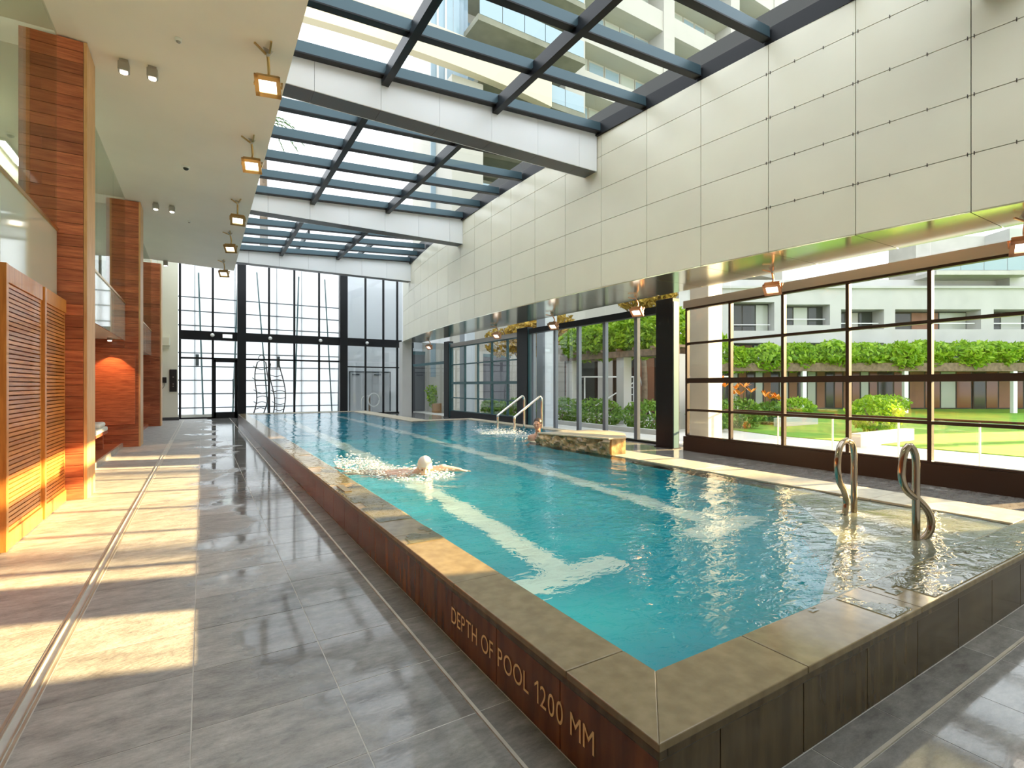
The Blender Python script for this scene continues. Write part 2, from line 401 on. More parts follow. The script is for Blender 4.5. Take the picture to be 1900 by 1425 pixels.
# ------------------------------------------------------------------ floor: stone slabs, joints, drains
WX, WY, RX, FY = 1.258, 1.155, 6.36, 23.3          # outer faces of the raised pool (left, near, right, far)
floor = struct('floor', 'grey stone slab floor around the raised pool', MB().box(-6, 1.40, -4, 27.2, -0.3, -0.0015).box(1.40, 11.0, -4, 1.30, -0.3, -0.0015).box(6.2, 11.0, 1.30, 9.5, -0.3, -0.0015).box(7.9, 11.0, 9.5, 16, -0.3, -0.0015).box(6.2, 11.0, 16, 27.2, -0.3, -0.0015).box(1.40, 6.2, 23.1, 27.2, -0.3, -0.0015), 'grout_light')
def slab(x0, x1, y0, y1, g=0.003):
    obj('tile', MB().box(x0 + g, x1 - g, y0 + g, y1 - g, -0.0045, rnd.uniform(-0.0008, 0.0012)), 'stone_floor', floor)
row = 0.53
ys = [0.49 + row * i for i in range(-4, 32)]
for a, b in zip(ys, ys[1:]):
    for x0, x1 in ((-1.70, -0.755), (-0.665, -0.04), (-0.04, 0.58), (0.58, 1.075)):
        slab(x0, x1, a, b)
    if a > 1.0 and b < 14: slab(1.09, WX - 0.002, a, b)
for i in range(11):                                   # near end of the pool
    x = 1.09 + row * i
    slab(x, x + row, 1.005, WY - 0.002)
    for y0, y1 in ((-0.07, 0.46), (0.46, 0.99)): slab(x, x + row, y0, y1)
o = obj('far_paving', MB().box(-1.70, 1.075, ys[-1] + 0.005, 27.15, -0.03, 0).box(1.09, WX - 0.002, 13.8, 27.15, -0.03, 0).box(WX - 0.002, 10.2, FY + 0.01, 27.15, -0.03, 0), 'stone_floor', floor); o['kind'] = 'stuff'
o = obj('deck_paving', MB().box(RX + 0.01, 9.9, -0.6, 6.0, -0.03, 0).box(RX + 2.05, 10.4, 6.0, FY, -0.03, 0), 'stone_floor', floor); o['kind'] = 'stuff'
dr = MB().box(-0.735, -0.728, -2, 26.5, -0.03, 0.006).box(-0.692, -0.685, -2, 26.5, -0.03, 0.006).box(-0.728, -0.692, -2, 26.5, -0.03, -0.015)
obj('drain_channel', dr, 'drain_steel', floor)
obj('drain_edge', MB().box(-0.754, -0.741, -2, 26.5, -0.03, 0.002).box(-0.679, -0.667, -2, 26.5, -0.03, 0.002), 'drain_steel', floor)
obj('gutter_strip', MB().box(1.074, 1.089, 1.0, 26.5, -0.03, 0.007).box(1.074, 9.0, 0.99, 1.004, -0.03, 0.007), 'drain_steel', floor)

# ------------------------------------------------------------------ the raised pool
ZC = 0.36; ZW = 0.345
pool = thing('swimming_pool', 'raised lap pool with rust brown stone sides and bronze coping', 'pool', (WX, WY, 0))
ix0, ix1, iy0 = 1.55, 5.75, 1.44
SPX = 7.75; SY0, SY1 = 8.75, 15.7
basin = MB()
zb = -0.85
def quad(p): basin.add(p, [(0, 1, 2, 3)])
inner = [(ix0, iy0), (ix1, iy0), (ix1, SY0), (SPX, SY0), (SPX, SY1), (ix1, SY1), (ix1, FY - 0.3), (ix0, FY - 0.3)]
for (a, b), (c, d) in zip(inner, inner[1:] + inner[:1]):
    quad([(a, b, ZC - 0.02), (c, d, ZC - 0.02), (c, d, zb), (a, b, zb)])
quad([(ix0, iy0, zb), (ix1, iy0, zb), (ix1, FY - 0.3, zb), (ix0, FY - 0.3, zb)])
quad([(ix1, SY0, zb), (SPX, SY0, zb), (SPX, SY1, zb), (ix1, SY1, zb)])
obj('basin', basin, 'basin_tile', pool)
for xc in (2.62, 4.70):
    lm = MB().box(xc - 0.14, xc + 0.14, 3.55, 21.0, zb + 0.002, zb + 0.01).box(xc - 0.55, xc + 0.55, 3.27, 3.55, zb + 0.002, zb + 0.01)
    obj('lane_marking', lm, 'lane_white', pool)
step = MB().prism([(2.75, iy0), (4.2, 2.05), (ix1, 3.5), (ix1, iy0)][::1], zb, ZW - 0.05)
obj('corner_step', step, 'ledge_stone', pool)
# core of the walls behind the cladding
core = MB()
core.box(WX + 0.02, ix0, WY + 0.02, FY, -0.03, ZC - 0.03).box(ix0, RX - 0.02, WY + 0.02, iy0, -0.03, ZC - 0.03).box(ix1, RX - 0.02, iy0, SY0, -0.03, ZC - 0.03)
core.box(SPX, SPX + 0.35, SY0 - 0.3, SY1 + 0.3, -0.03, ZC - 0.03).box(ix1, SPX, SY0 - 0.3, SY0, -0.03, ZC - 0.03).box(ix1, SPX, SY1, SY1 + 0.3, -0.03, ZC - 0.03)
core.box(ix1, RX - 0.02, SY1 + 0.3, FY, -0.03, ZC - 0.03).box(ix0, ix1, FY - 0.3, FY, -0.03, ZC - 0.03)
obj('wall_core', core, 'rust_wall', pool)
y = WY; first = True
pane_me = MB().box(0, 0.02, 0.003, row - 0.003, 0.0, 0.292).mesh('side_panel'); pane_me.materials.append(MATS['rust_wall'])
k = 0
while y < FY - 0.2:
    o = link('side_panel', pane_me, None, pool, (0, y - WY, 0)); y += row
x = WX + 0.31
end_me = MB().box(0.003, row - 0.003, 0, 0.02, 0, 0.292).mesh('side_panel'); end_me.materials.append(MATS['rust_near'])
obj('side_panel', MB().box(WX + 0.001, x - 0.003, WY, WY + 0.02, 0, 0.292), 'rust_near', pool)
while x < RX - 0.3:
    link('side_panel', end_me, None, pool, (x - WX, 0, 0)); x += row
# lip under the coping, then coping stones (mitred at the near corner)
obj('lip', MB().box(WX - 0.012, WX + 0.03, WY - 0.012, FY, 0.294, ZC - 0.03).box(WX + 0.03, RX, WY - 0.012, WY + 0.03, 0.294, ZC - 0.03), 'rust_near', pool, bevel=0.006)
cz0, cz1 = ZC - 0.03, ZC
def coping(poly, mat='coping'): obj('coping_stone', MB().prism(poly, cz0, cz1), mat, pool, bevel=0.004)
cx0, cy0 = WX - 0.018, WY - 0.018
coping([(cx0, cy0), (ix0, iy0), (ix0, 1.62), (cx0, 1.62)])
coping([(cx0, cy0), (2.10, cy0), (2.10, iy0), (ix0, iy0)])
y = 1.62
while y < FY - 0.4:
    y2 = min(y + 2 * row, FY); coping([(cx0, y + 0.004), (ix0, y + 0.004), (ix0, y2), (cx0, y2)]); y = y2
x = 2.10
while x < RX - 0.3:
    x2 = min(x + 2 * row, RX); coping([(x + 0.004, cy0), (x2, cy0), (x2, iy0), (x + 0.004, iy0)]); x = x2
y = iy0
while y < SY0 - 0.3:
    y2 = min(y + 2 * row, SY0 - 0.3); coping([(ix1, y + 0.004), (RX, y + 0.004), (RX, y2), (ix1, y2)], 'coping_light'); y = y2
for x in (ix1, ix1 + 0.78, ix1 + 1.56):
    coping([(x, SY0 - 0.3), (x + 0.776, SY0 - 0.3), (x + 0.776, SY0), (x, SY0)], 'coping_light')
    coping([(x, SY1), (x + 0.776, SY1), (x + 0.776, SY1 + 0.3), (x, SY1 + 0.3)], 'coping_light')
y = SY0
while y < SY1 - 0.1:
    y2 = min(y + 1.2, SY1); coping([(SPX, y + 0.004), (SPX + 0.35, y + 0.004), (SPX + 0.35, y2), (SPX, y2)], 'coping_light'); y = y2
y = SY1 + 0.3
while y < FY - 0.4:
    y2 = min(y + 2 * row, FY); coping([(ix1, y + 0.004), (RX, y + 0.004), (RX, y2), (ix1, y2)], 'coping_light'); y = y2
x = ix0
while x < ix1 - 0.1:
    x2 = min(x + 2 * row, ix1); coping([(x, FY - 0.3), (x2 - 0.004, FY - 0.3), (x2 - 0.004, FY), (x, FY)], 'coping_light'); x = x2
obj('overflow_plate', MB().box(1.30, 1.37, 5.55, 5.95, ZC, ZC + 0.012), 'brass', pool)
# raised lettering on the long side: one mesh per character, reading from the far end towards the near corner
TXT = 'DEPTH OF POOL 1200 MM'
glyphs = []; pen = 0.0
for ch in TXT:
    if ch == ' ': pen += 0.34; continue
    fc = bpy.data.curves.new('letter', 'FONT'); fc.body = ch; fc.size = 1.0; fc.extrude = 0.0
    fo = bpy.data.objects.new('letter_source', fc); COL.objects.link(fo)
    dg = bpy.context.evaluated_depsgraph_get(); me = bpy.data.meshes.new_from_object(fo.evaluated_get(dg))
    bpy.data.objects.remove(fo)
    if ch == '1':       # upright stroke with a slanting flag
        me = bpy.data.meshes.new('letter')
        me.from_pydata([(0.20, 0, 0), (0.29, 0, 0), (0.29, 0.73, 0), (0.20, 0.73, 0), (0.0, 0.58, 0), (0.0, 0.49, 0), (0.20, 0.62, 0)], [], [(0, 1, 2, 3, 6), (3, 4, 5, 6)])
    xs = [v.co.x for v in me.vertices]; x0, x1 = min(xs), max(xs)
    glyphs.append((me, pen - x0)); pen += (x1 - x0) + 0.13
sx = 1.29 / pen; caph = 0.73
for me, off in glyphs:
    n = len(me.vertices)
    vs = [((v.co.x + off) * sx, v.co.y / caph * 0.098) for v in me.vertices]
    mb = MB(); p3 = [(WX - 0.003, 2.745 - a, 0.108 + b) for a, b in vs]; p4 = [(WX + 0.002, 2.745 - a, 0.108 + b) for a, b in vs]
    fs = [tuple(p.vertices) for p in me.polygons]
    mb.add(p3 + p4, fs + [tuple(i + n for i in reversed(f)) for f in fs])
    obj('letter', mb, 'letter_gold', pool)

# water: one surface with real ripples
def wave(x, y):
    calm = min(1.0, max(0.12, (y - 1.8) / 3.0 + (x - 2.0) * 0.25))
    a = noise.noise(Vector((x * 1.7 + y * 0.5, y * 1.3, 0.0))) * 0.011
    b = noise.noise(Vector((x * 4.6, y * 3.2 - x, 3.1))) * 0.006
    c = noise.noise(Vector((x * 11 + 3, y * 8.5, 7.7))) * 0.002
    r = math.hypot(x - 2.4, y - 6.4); d = 0.007 * math.sin(r * 11) * math.exp(-r * 0.8)
    r = math.hypot(x - 5.6, y - 9.9); d += 0.008 * math.sin(r * 12) * math.exp(-r * 0.6)
    return (a + b + c) * calm + d
def water_grid(mb, x0, x1, y0, y1, dx, dy):
    nx = max(1, round((x1 - x0) / dx)); ny = max(1, round((y1 - y0) / dy)); o = len(mb.v)
    for j in range(ny + 1):
        for i in range(nx + 1):
            x = x0 + (x1 - x0) * i / nx; yy = y0 + (y1 - y0) * j / ny; mb.v.append((x, yy, ZW + wave(x, yy)))
    for j in range(ny):
        for i in range(nx):
            a = o + j * (nx + 1) + i; mb.f.append((a, a + 1, a + nx + 2, a + nx + 1))
wm = MB()
water_grid(wm, ix0, ix1, iy0, 8.0, 0.04, 0.04); water_grid(wm, ix0, ix1, 8.0, FY - 0.3, 0.06, 0.08); water_grid(wm, ix1, SPX, SY0, SY1, 0.08, 0.08)
tag(obj('pool_water', wm, 'water', None, smooth=True), 'rippled turquoise water filling the raised pool', 'water', kind='stuff')

# thin sheets of water slopped over the coping
def film(label, x0, x1, y0, y1, seed, thr, grow):
    mb = MB(); c = 0.03; nx = int((x1 - x0) / c); ny = int((y1 - y0) / c); idx = {}
    def v(i, j):
        if (i, j) not in idx:
            x, y = x0 + i * c, y0 + j * c; idx[(i, j)] = len(mb.v); mb.v.append((x, y, ZC + 0.004 + 0.35 * wave(x * 1.5, y * 1.5) * 0.6))
        return idx[(i, j)]
    for j in range(ny):
        for i in range(nx):
            x, y = x0 + (i + .5) * c, y0 + (j + .5) * c
            if noise.noise(Vector((x * 2.1, y * 2.1, seed))) + 0.5 * noise.noise(Vector((x * 7, y * 7, seed + 3))) + grow(x, y) > thr: mb.f.append((v(i, j), v(i + 1, j), v(i + 1, j + 1), v(i, j + 1)))
    tag(obj('water_film', mb, 'water', None, True), label, 'water', kind='stuff')
film('thin water sheet over the near end coping', 1.9, RX - 0.02, WY + 0.0, iy0 + 0.01, 2.0, 0.0, lambda x, y: max(-2.0, min(0.75, (x - 2.75) * 0.6 - (0.4 if x < 2.9 else 0))) + (y - 1.3) * 1.2)
film('thin water sheet over the long side coping', WX + 0.0, ix0 + 0.01, 3.5, 12.0, 9.0, 0.0, lambda x, y: -0.05 + (0.45 if y > 4.2 else -0.2) + (x - 1.4) * 1.0)

# spa ledge of wet stone on the garden side of the pool
led = thing('stone_ledge', 'low wet brown stone ledge spilling water on the garden side of pool', 'ledge', (6.1, 7.9, 0))
lm = MB(); n = 18; prof = []
for i in range(n + 1):
    y = 6.28 + 2.1 * i / n; w = 0.08 * noise.noise(Vector((y * 4.3, 1, 2))); prof.append((y, w, 0.61 - 0.07 * i / n, max(6.05 + 0.95 * min(1, i / (n * 0.5)), 6.05)))
for (ya, wa, za, xa), (yb, wb, zb_, xb_) in zip(prof, prof[1:]):
    lm.hexa([(5.74, ya, 0.362), (xa, ya, 0.362), (xb_, yb, 0.362), (5.74, yb, 0.362)], [(5.74, ya, za), (xa, ya, za), (xb_, yb, zb_), (5.74, yb, zb_)])
NY, NZ = 60, 8; o_ = len(lm.v)
for i in range(NY + 1):
    for j in range(NZ + 1):
        f_ = i / NY; y = 6.24 + 2.16 * f_; z = 0.335 + (0.275 - 0.07 * f_) * j / NZ
        dsp = 0.09 * noise.noise(Vector((y * 3.1, z * 5, 1))) + 0.05 * noise.noise(Vector((y * 9, z * 14, 4))) + 0.02 * noise.noise(Vector((y * 25, z * 30, 4)))
        lm.v.append((5.69 + dsp - 0.03 * math.sin(PI * j / NZ), y, z))
for i in range(NY):
    for j in range(NZ):
        a_ = o_ + i * (NZ + 1) + j; lm.f.append((a_, a_ + 1, a_ + NZ + 2, a_ + NZ + 1))
obj('rock_face', lm, 'ledge_rock', led)
for i in range(3):
    j0, j1 = i * 6, i * 6 + 6
    (ya, wa, za, xa), (yb, wb, zb_, xb_) = prof[j0], prof[j1]
    obj('top_slab', MB().hexa([(5.68, ya + .004, za + .002), (xa + .02, ya + .004, za + .002), (xb_ + .02, yb - .004, zb_ + .002), (5.68, yb - .004, zb_ + .002)], [(5.68, ya + .004, za + .028), (xa + .02, ya + .004, za + .028), (xb_ + .02, yb - .004, zb_ + .028), (5.68, yb - .004, zb_ + .028)]), 'coping_light', led, bevel=0.006)
# ------------------------------------------------------------------ left: plaster ceiling, gallery, timber fins, screen
CE = 6.0
ceil = MB().hexa([(-1.62, -4, 6.06), (1.05, -4, 5.96), (1.05, 22.4, 5.94), (-1.62, 22.4, 6.05)], [(-1.62, -4, 7.4), (1.05, -4, 7.4), (1.05, 22.4, 7.4), (-1.62, 22.4, 7.4)])
struct('ceiling', 'smooth beige plaster ceiling over the walkway', ceil, 'ceiling_plaster')
wl = struct('wall_left', 'pale gallery wall above and behind the timber fins', MB().box(-6.1, -6.0, -4, 27, -0.03, 7.4), 'cream_wall')
for a, b in ((-4, 8.66), (9.28, 15.49), (16.21, 22.89), (23.61, 26.39)):
    obj('gallery_slab', MB().box(-3.3, -1.63, a, b, 2.62, 3.05), 'cream_wall', wl)
    obj('gallery_ceiling', MB().box(-6, -1.63, a, b, 6.07, 7.4), 'cream_wall', wl)
    obj('gallery_back', MB().box(-3.44, -3.32, a, b, 3.05, 6.07), 'cream_wall', wl)
    if a > 0: obj('recess_back', MB().box(-3.44, -3.32, a, b, -0.03, 2.62), 'timber', wl)
obj('near_panel', MB().box(-1.9, -1.8, -4, 6.15, -0.03, 2.62), 'timber', wl)
fins = [(8.67, 9.27), (15.5, 16.2), (22.9, 23.6)]
edges = [-4.0, 2.6, 4.4, 6.5, 8.66, 9.28, 11.6, 13.6, 15.49, 16.21, 18.4, 20.6, 22.89]
for a, b in zip(edges, edges[1:]):
    if (a, b) in ((8.66, 9.28), (15.49, 16.21)): continue
    obj('fascia_panel', MB().box(-1.62, -1.60, a + 0.006, b - 0.006, 2.60, 3.49), 'fascia_glass', wl)
    obj('pane', MB().box(-1.612, -1.60, a + 0.006, b - 0.006, 3.53, 6.05), 'gallery_pane', wl)
    obj('rail', MB().box(-1.63, -1.585, a, b, 3.49, 3.53), 'brass', wl)
for i, y in enumerate((3.0, 6.6, 11.2, 13.8, 18.0, 21.0)):  # lamps added only to brighten the gallery behind its glass
    t = thing('gallery_fill_lamp', ['first', 'second', 'third', 'fourth', 'fifth', 'sixth'][i] + ' fill lamp added along the upper gallery ceiling', 'lamp', (-2.6, y, 6.06), 0, 'fill lamps added in the upper gallery')
    obj('tray', MB().box(-3.24, -3.10, y - 0.9, y + 0.9, 6.02, 6.069), 'white_plastic', t)
    obj('diffuser', MB().box(-3.22, -3.12, y - 0.87, y + 0.87, 6.005, 6.019), 'fill_strip', t)
fin_lab = ['tall timber clad fin nearest the camera beside the slatted screen', 'tall timber clad fin between the two recesses with the bench', 'tall timber clad fin furthest away by the cream wall']
plank_h = 0.151
for (y0, y1), lab in zip(fins, fin_lab):
    fin = thing('timber_fin', lab, 'wall fin', (-1.32, y0, 0), group='timber fins along the walkway')
    obj('core', MB().box(-3.3, -1.335, y0 + 0.022, y1 - 0.02, 0, 2.62), 'timber', fin)
    obj('core', MB().box(-1.97, -1.335, y0 + 0.022, y1 - 0.02, 2.62, 6.03), 'timber', fin)
    obj('end_board', MB().box(-1.335, -1.30, y0 + 0.004, y1, 0, 6.03), 'timber_pale', fin)
    z = 0.0; base = {}
    while z < 6.02:
        h = min(plank_h, 6.03 - z)
        xl = -3.3 if z < 2.55 else -1.97
        cut = rnd.choice((None, None, -1.62, -1.75)) if z > 2.55 else rnd.choice((None, -1.62, -1.85, -2.3))
        xs = [xl, -1.338] if cut is None else [xl, cut, -1.338]
        for xa, xb in zip(xs, xs[1:]):
            dy = rnd.uniform(0, 0.004)
            obj('plank', MB().box(xa + 0.001, xb - 0.001, y0 + dy, y0 + 0.0225, z + 0.003, z + h - 0.003), 'timber', fin)
        z += h

scr_lab = ['near leaf of slatted orange timber screen lit by the low sun', 'far leaf of slatted orange timber screen against the first timber fin']
for (y0, y1), lab in zip(((6.22, 7.52), (7.53, 8.66)), scr_lab):
    sc = thing('slatted_screen', lab, 'screen', (-1.5, (y0 + y1) / 2, 0), group='slatted timber screen leaves')
    obj('stile', MB().box(-1.60, -1.49, y0, y0 + 0.07, 0.012, 2.60), 'timber_frame', sc, bevel=0.004)
    obj('stile', MB().box(-1.60, -1.52, y1 - 0.045, y1, 0.012, 2.60), 'timber_frame', sc)
    obj('top_rail', MB().box(-1.60, -1.50, y0 + 0.07, y1 - 0.045, 2.44, 2.60), 'timber_frame', sc)
    obj('bottom_rail', MB().box(-1.60, -1.50, y0 + 0.07, y1 - 0.045, 0.012, 0.16), 'timber_frame', sc)
    obj('backing', MB().box(-1.66, -1.61, y0, y1, 0.012, 2.60), 'timber', sc)
    sl = MB().hexa([(-0.03, y0 + 0.07, 0), (0.0, y0 + 0.07, -0.006), (0.0, y1 - 0.045, -0.006), (-0.03, y1 - 0.045, 0)],
                   [(-0.03, y0 + 0.07, 0.030), (0.0, y0 + 0.07, 0.026), (0.0, y1 - 0.045, 0.026), (-0.03, y1 - 0.045, 0.030)])
    sl.v = [(a, b - (y0 + y1) / 2, c) for a, b, c in sl.v]
    me = sl.mesh('slat'); me.materials.append(MATS['timber_slat'])
    z = 0.172
    while z < 2.43: link('slat', me, None, sc, (-0.015, 0, z)); z += 0.043
# recess between the first and second fin: plinth, bench, cushion, towels, door-like wall panel
obj('recess_plinth', MB().box(-3.3, -1.68, 9.28, 15.46, -0.03, 0.098), 'timber', wl)
obj('plinth_edge', MB().box(-1.68, -1.64, 9.28, 15.49, -0.03, 0.105), 'drain_steel', wl)
obj('recess_plinth', MB().box(-3.3, -1.68, 16.21, 22.89, -0.03, 0.10), 'timber', wl)
obj('wall_panel', MB().box(-2.35, -1.40, 15.472, 15.498, 0.55, 2.25), 'timber', wl, bevel=0.006)
bench = thing('bench', 'timber bench in the recess between the timber fins', 'bench', (-2.0, 12.6, 0.10))
obj('seat', MB().box(-2.75, -1.80, 11.4, 14.4, 0.44, 0.50), 'timber', bench, bevel=0.006)
for ys_ in (11.5, 12.9, 14.2): obj('leg', MB().box(-2.70, -1.86, ys_, ys_ + 0.09, 0.10, 0.44), 'timber', bench)
tag(obj('seat_cushion', MB().box(-2.72, -1.79, 11.45, 14.35, 0.50, 0.60), 'upholstery', bevel=0.03), 'off white padded cushion lying on the recess bench', 'cushion')
tag(obj('folded_towel', MB().box(-2.45, -1.81, 13.45, 14.2, 0.60, 0.71), 'towel', bevel=0.045), 'thick folded white towel on top of the bench cushion', 'towel')
# cream end wall with its fittings
wf = struct('wall_end', 'cream wall beside the far glazing', MB().box(-5.9, -0.90, 26.4, 26.6, -0.03, 7.4), 'cream_wall')
struct('baseboard_end', 'dark skirting under the cream wall', MB().box(-3.2, -0.85, 26.37, 26.4, 0, 0.13), 'skirting_dark')
bp_ = thing('control_panel', 'tall black control panel on the cream wall', 'panel', (-1.05, 26.38, 1.75))
obj('plate', MB().box(-1.20, -0.93, 26.35, 26.398, 1.24, 2.20), 'black_plastic', bp_, bevel=0.01)
for z in (1.45, 1.55, 1.85): obj('button', MB().box(-1.085, -1.045, 26.335, 26.352, z, z + 0.04), 'grey_metal', bp_)
ph = thing('wall_telephone', 'small black telephone hung on the cream wall', 'telephone', (-1.40, 26.38, 1.7))
obj('body', MB().box(-1.52, -1.30, 26.32, 26.398, 1.62, 1.86), 'black_plastic', ph, bevel=0.015)
obj('handset', MB().box(-1.55, -1.47, 26.27, 26.32, 1.60, 1.88), 'black_plastic', ph, bevel=0.02)
obj('cord', MB().tube([(-1.5, 26.33, 1.62), (-1.53, 26.33, 1.45), (-1.45, 26.33, 1.38), (-1.38, 26.33, 1.50), (-1.38, 26.34, 1.62)], 0.008, 6, 5), 'black_plastic', ph)
sco = thing('wall_sconce', 'angular cream uplight sconce on the cream wall', 'lamp', (-1.35, 26.3, 3.4))
obj('shade', MB().prism([(-1.54, 26.36), (-1.50, 26.16), (-1.20, 26.08), (-1.16, 26.36)], 3.22, 3.56), 'cream_wall', sco)
obj('back_plate', MB().box(-1.5, -1.2, 26.36, 26.398, 3.1, 3.7), 'cream_wall', sco)

# ------------------------------------------------------------------ lamps
def floodlight(label, group, loc, rotz, metal, arm, s=1.0):
    """a bracket with two prongs, a cranked arm, a yoke and a framed rectangular head; hangs below loc"""
    t = thing('floodlight', label, 'floodlight', loc, rotz, group)
    M = Matrix.Translation(Vector(loc)) @ Matrix.Rotation(rotz, 4, 'Z')
    def put(name, mb, mat, sm=False, bev=0.0):
        mb.v = [tuple(M @ (Vector(v) * s)) for v in mb.v]; return obj(name, mb, mat, t, sm, bev)
    put('bracket', MB().add([(0, 0.07, 0), (-0.06, -0.05, 0), (0.06, -0.05, 0), (0.0, 0.0, -0.10)], [(0, 2, 1), (0, 1, 3), (1, 2, 3), (2, 0, 3)]), 'grey_metal')
    put('prong', MB().bar((0.02, 0.02, -0.05), (0.20, 0.06, -0.02), 0.02, 0.02), metal)
    put('prong', MB().bar((0.02, -0.02, -0.07), (0.17, -0.12, -0.05), 0.02, 0.02), metal)
    put('arm', MB().tube([(0, 0, -0.08), (-0.05, 0, -0.12), (-0.10, 0, -0.16 - arm * 0.5), (-0.06, 0, -0.20 - arm)], 0.017, 8, 4), metal, True)
    c = Vector((-0.04, 0, -0.30 - arm))
    put('pivot', MB().ball((-0.06, 0, -0.20 - arm), 0.028), metal, True)
    R = Matrix.Rotation(math.radians(-40), 3, 'Y')
    def hb(mb, x0, x1, y0, y1, z0, z1):
        b = MB().box(x0, x1, y0, y1, z0, z1); mb.add([c + R @ Vector(v) for v in b.v], b.f); return mb
    put('yoke', hb(hb(hb(MB(), -0.012, 0.012, -0.155, -0.14, -0.03, 0.10), -0.012, 0.012, 0.14, 0.155, -0.03, 0.10), -0.012, 0.012, -0.155, 0.155, 0.09, 0.105), metal)
    put('housing', hb(MB(), -0.10, 0.10, -0.13, 0.13, -0.02, 0.06), metal, bev=0.012 * s)
    put('frame', hb(hb(hb(hb(MB(), -0.12, -0.07, -0.14, 0.14, -0.06, -0.02), 0.07, 0.12, -0.14, 0.14, -0.06, -0.02), -0.12, 0.12, -0.14, -0.095, -0.06, -0.02), -0.12, 0.12, 0.095, 0.14, -0.06, -0.02), metal)
    put('lens', hb(MB(), -0.085, 0.085, -0.11, 0.11, -0.032, -0.022), 'lens_white')
    return t
fl = ['nearest brass floodlight hanging from the plaster ceiling', 'second floodlight along the plaster ceiling edge', 'middle floodlight of five along the plaster ceiling', 'fourth floodlight along the plaster ceiling edge', 'furthest floodlight at the end of the plaster ceiling']
for (u, v), lab in zip(((497, 92), (467, 258), (441, 372), (427, 431), (415, 483)), fl):
    p = at_z(u, v, 5.975)
    floodlight(lab, 'floodlights along the plaster ceiling', p, math.radians(rnd.uniform(-112, -92)), 'brass', 0.10, 1.12)
fr = ['floodlight cut off by the right edge of frame', 'copper floodlight hanging before the near grid window', 'copper floodlight by the dark column', 'floodlight hanging over the middle of the sliding doors', 'floodlight hanging over the far grid window', 'furthest floodlight hanging near the concrete pillar']
for y, lab in zip((2.05, 5.3, 8.6, 11.9, 15.2, 21.3), fr):
    floodlight(lab, 'floodlights under the polished soffit', (8.62, y, 3.585), math.radians(200), 'copper_metal', 0.05, 1.0)
sp = ['left one of the near ceiling spotlight pair', 'right one of the near ceiling spotlight pair', 'left one of the far ceiling spotlight pair', 'right one of the far ceiling spotlight pair', 'single small spotlight near the cream wall top']
for (u, v), lab in zip(((230, 116), (283, 128), (289, 378), (319, 383)), sp):
    p = at_z(u, v, 6.0)
    t = thing('spotlight', lab, 'spotlight', p, 0.4, 'ceiling spotlights')
    obj('plate', MB().box(p.x - 0.05, p.x + 0.05, p.y - 0.05, p.y + 0.05, 5.985, 6.02), 'grey_metal', t)
    obj('housing', MB().box(p.x - 0.065, p.x + 0.065, p.y - 0.075, p.y + 0.055, 5.86, 5.985), 'grey_metal', t, bevel=0.015)
    obj('bulb', MB().tube([(p.x, p.y - 0.01, 5.865), (p.x, p.y - 0.01, 5.845)], 0.045, 14), 'lens_warm', t)
p = Vector((-1.05, 26.3, 6.0))
t = thing('spotlight', sp[4], 'spotlight', (-1.12, 22.3, 6.0), 0, 'ceiling spotlights')
obj('housing', MB().box(-1.2, -1.06, 22.2, 22.36, 5.84, 6.02), 'grey_metal', t, bevel=0.015)
obj('bulb', MB().tube([(-1.13, 22.26, 5.845), (-1.13, 22.26, 5.825)], 0.05, 14), 'lens_warm', t)
for (u, v), lab in zip(((331, 72), (345, 309), (351, 410)), ('small round detector on the near plaster ceiling', 'white dome camera on the middle of the plaster ceiling', 'tiny detector on the far plaster ceiling')):
    p = at_z(u, v, 6.0)
    t = thing('ceiling_detector', lab, 'detector', p, 0, 'detectors on the plaster ceiling')
    r = 0.075 if 'camera' in lab else 0.04
    obj('base', MB().tube([(p.x, p.y, 6.02), (p.x, p.y, 5.965)], r, 18), 'white_plastic', t, True)
    obj('dome', MB().ball((p.x, p.y, 5.965), r * .7, None, r * .6), 'black_plastic' if r > .05 else 'grey_metal', t, True)
# downlight washing the recess wall panel
sl_ = bpy.data.lights.new('recess_downlight', 'SPOT'); sl_.energy = 25; sl_.color = (1, 0.55, 0.25); sl_.spot_size = math.radians(70); sl_.shadow_soft_size = 0.04
t = thing('downlight', 'tiny glowing downlight under the gallery in the recess', 'downlight', (-1.85, 15.1, 2.58))
obj('can', MB().tube([(-1.85, 15.1, 2.62), (-1.85, 15.1, 2.56)], 0.05, 14), 'grey_metal', t, True)
obj('bulb', MB().tube([(-1.85, 15.1, 2.56), (-1.85, 15.1, 2.545)], 0.04, 14), 'lens_warm', t)
so = bpy.data.objects.new('downlight_glow', sl_); COL.objects.link(so); so.location = (-1.85, 15.1, 2.53); so.rotation_euler = (math.radians(14), 0, 0)

# ------------------------------------------------------------------ bulkhead of cream panels over the garden glazing
seams = [-3.9 + 1.13 * i for i in range(0)]
seamY = [-3.6, -2.4, -1.2, 0.0, 1.19, 2.36, 3.55, 4.73, 5.90, 7.07, 8.29, 9.47, 10.68, 11.82, 12.93, 14.03, 15.15, 16.27, 17.39, 18.52, 19.65, 20.78, 21.92, 23.4]
rows = [3.6, 4.295, 5.0, 5.70, 6.40, 6.86]
wr = struct('wall_right', 'curved bulkhead wall clad in cream metal panels')
bk = MB()
for a, b in zip(seamY, seamY[1:]):
    bk.hexa([(XB(a) + 0.03, a, 3.61), (XB(a) + 0.30, a, 3.61), (XB(b) + 0.30, b, 3.61), (XB(b) + 0.03, b, 3.61)],
            [(XB(a) + 0.03, a, 7.4), (XB(a) + 0.30, a, 7.4), (XB(b) + 0.30, b, 7.4), (XB(b) + 0.03, b, 7.4)])
obj('backing', bk, 'joint_dark', wr)
g = 0.005
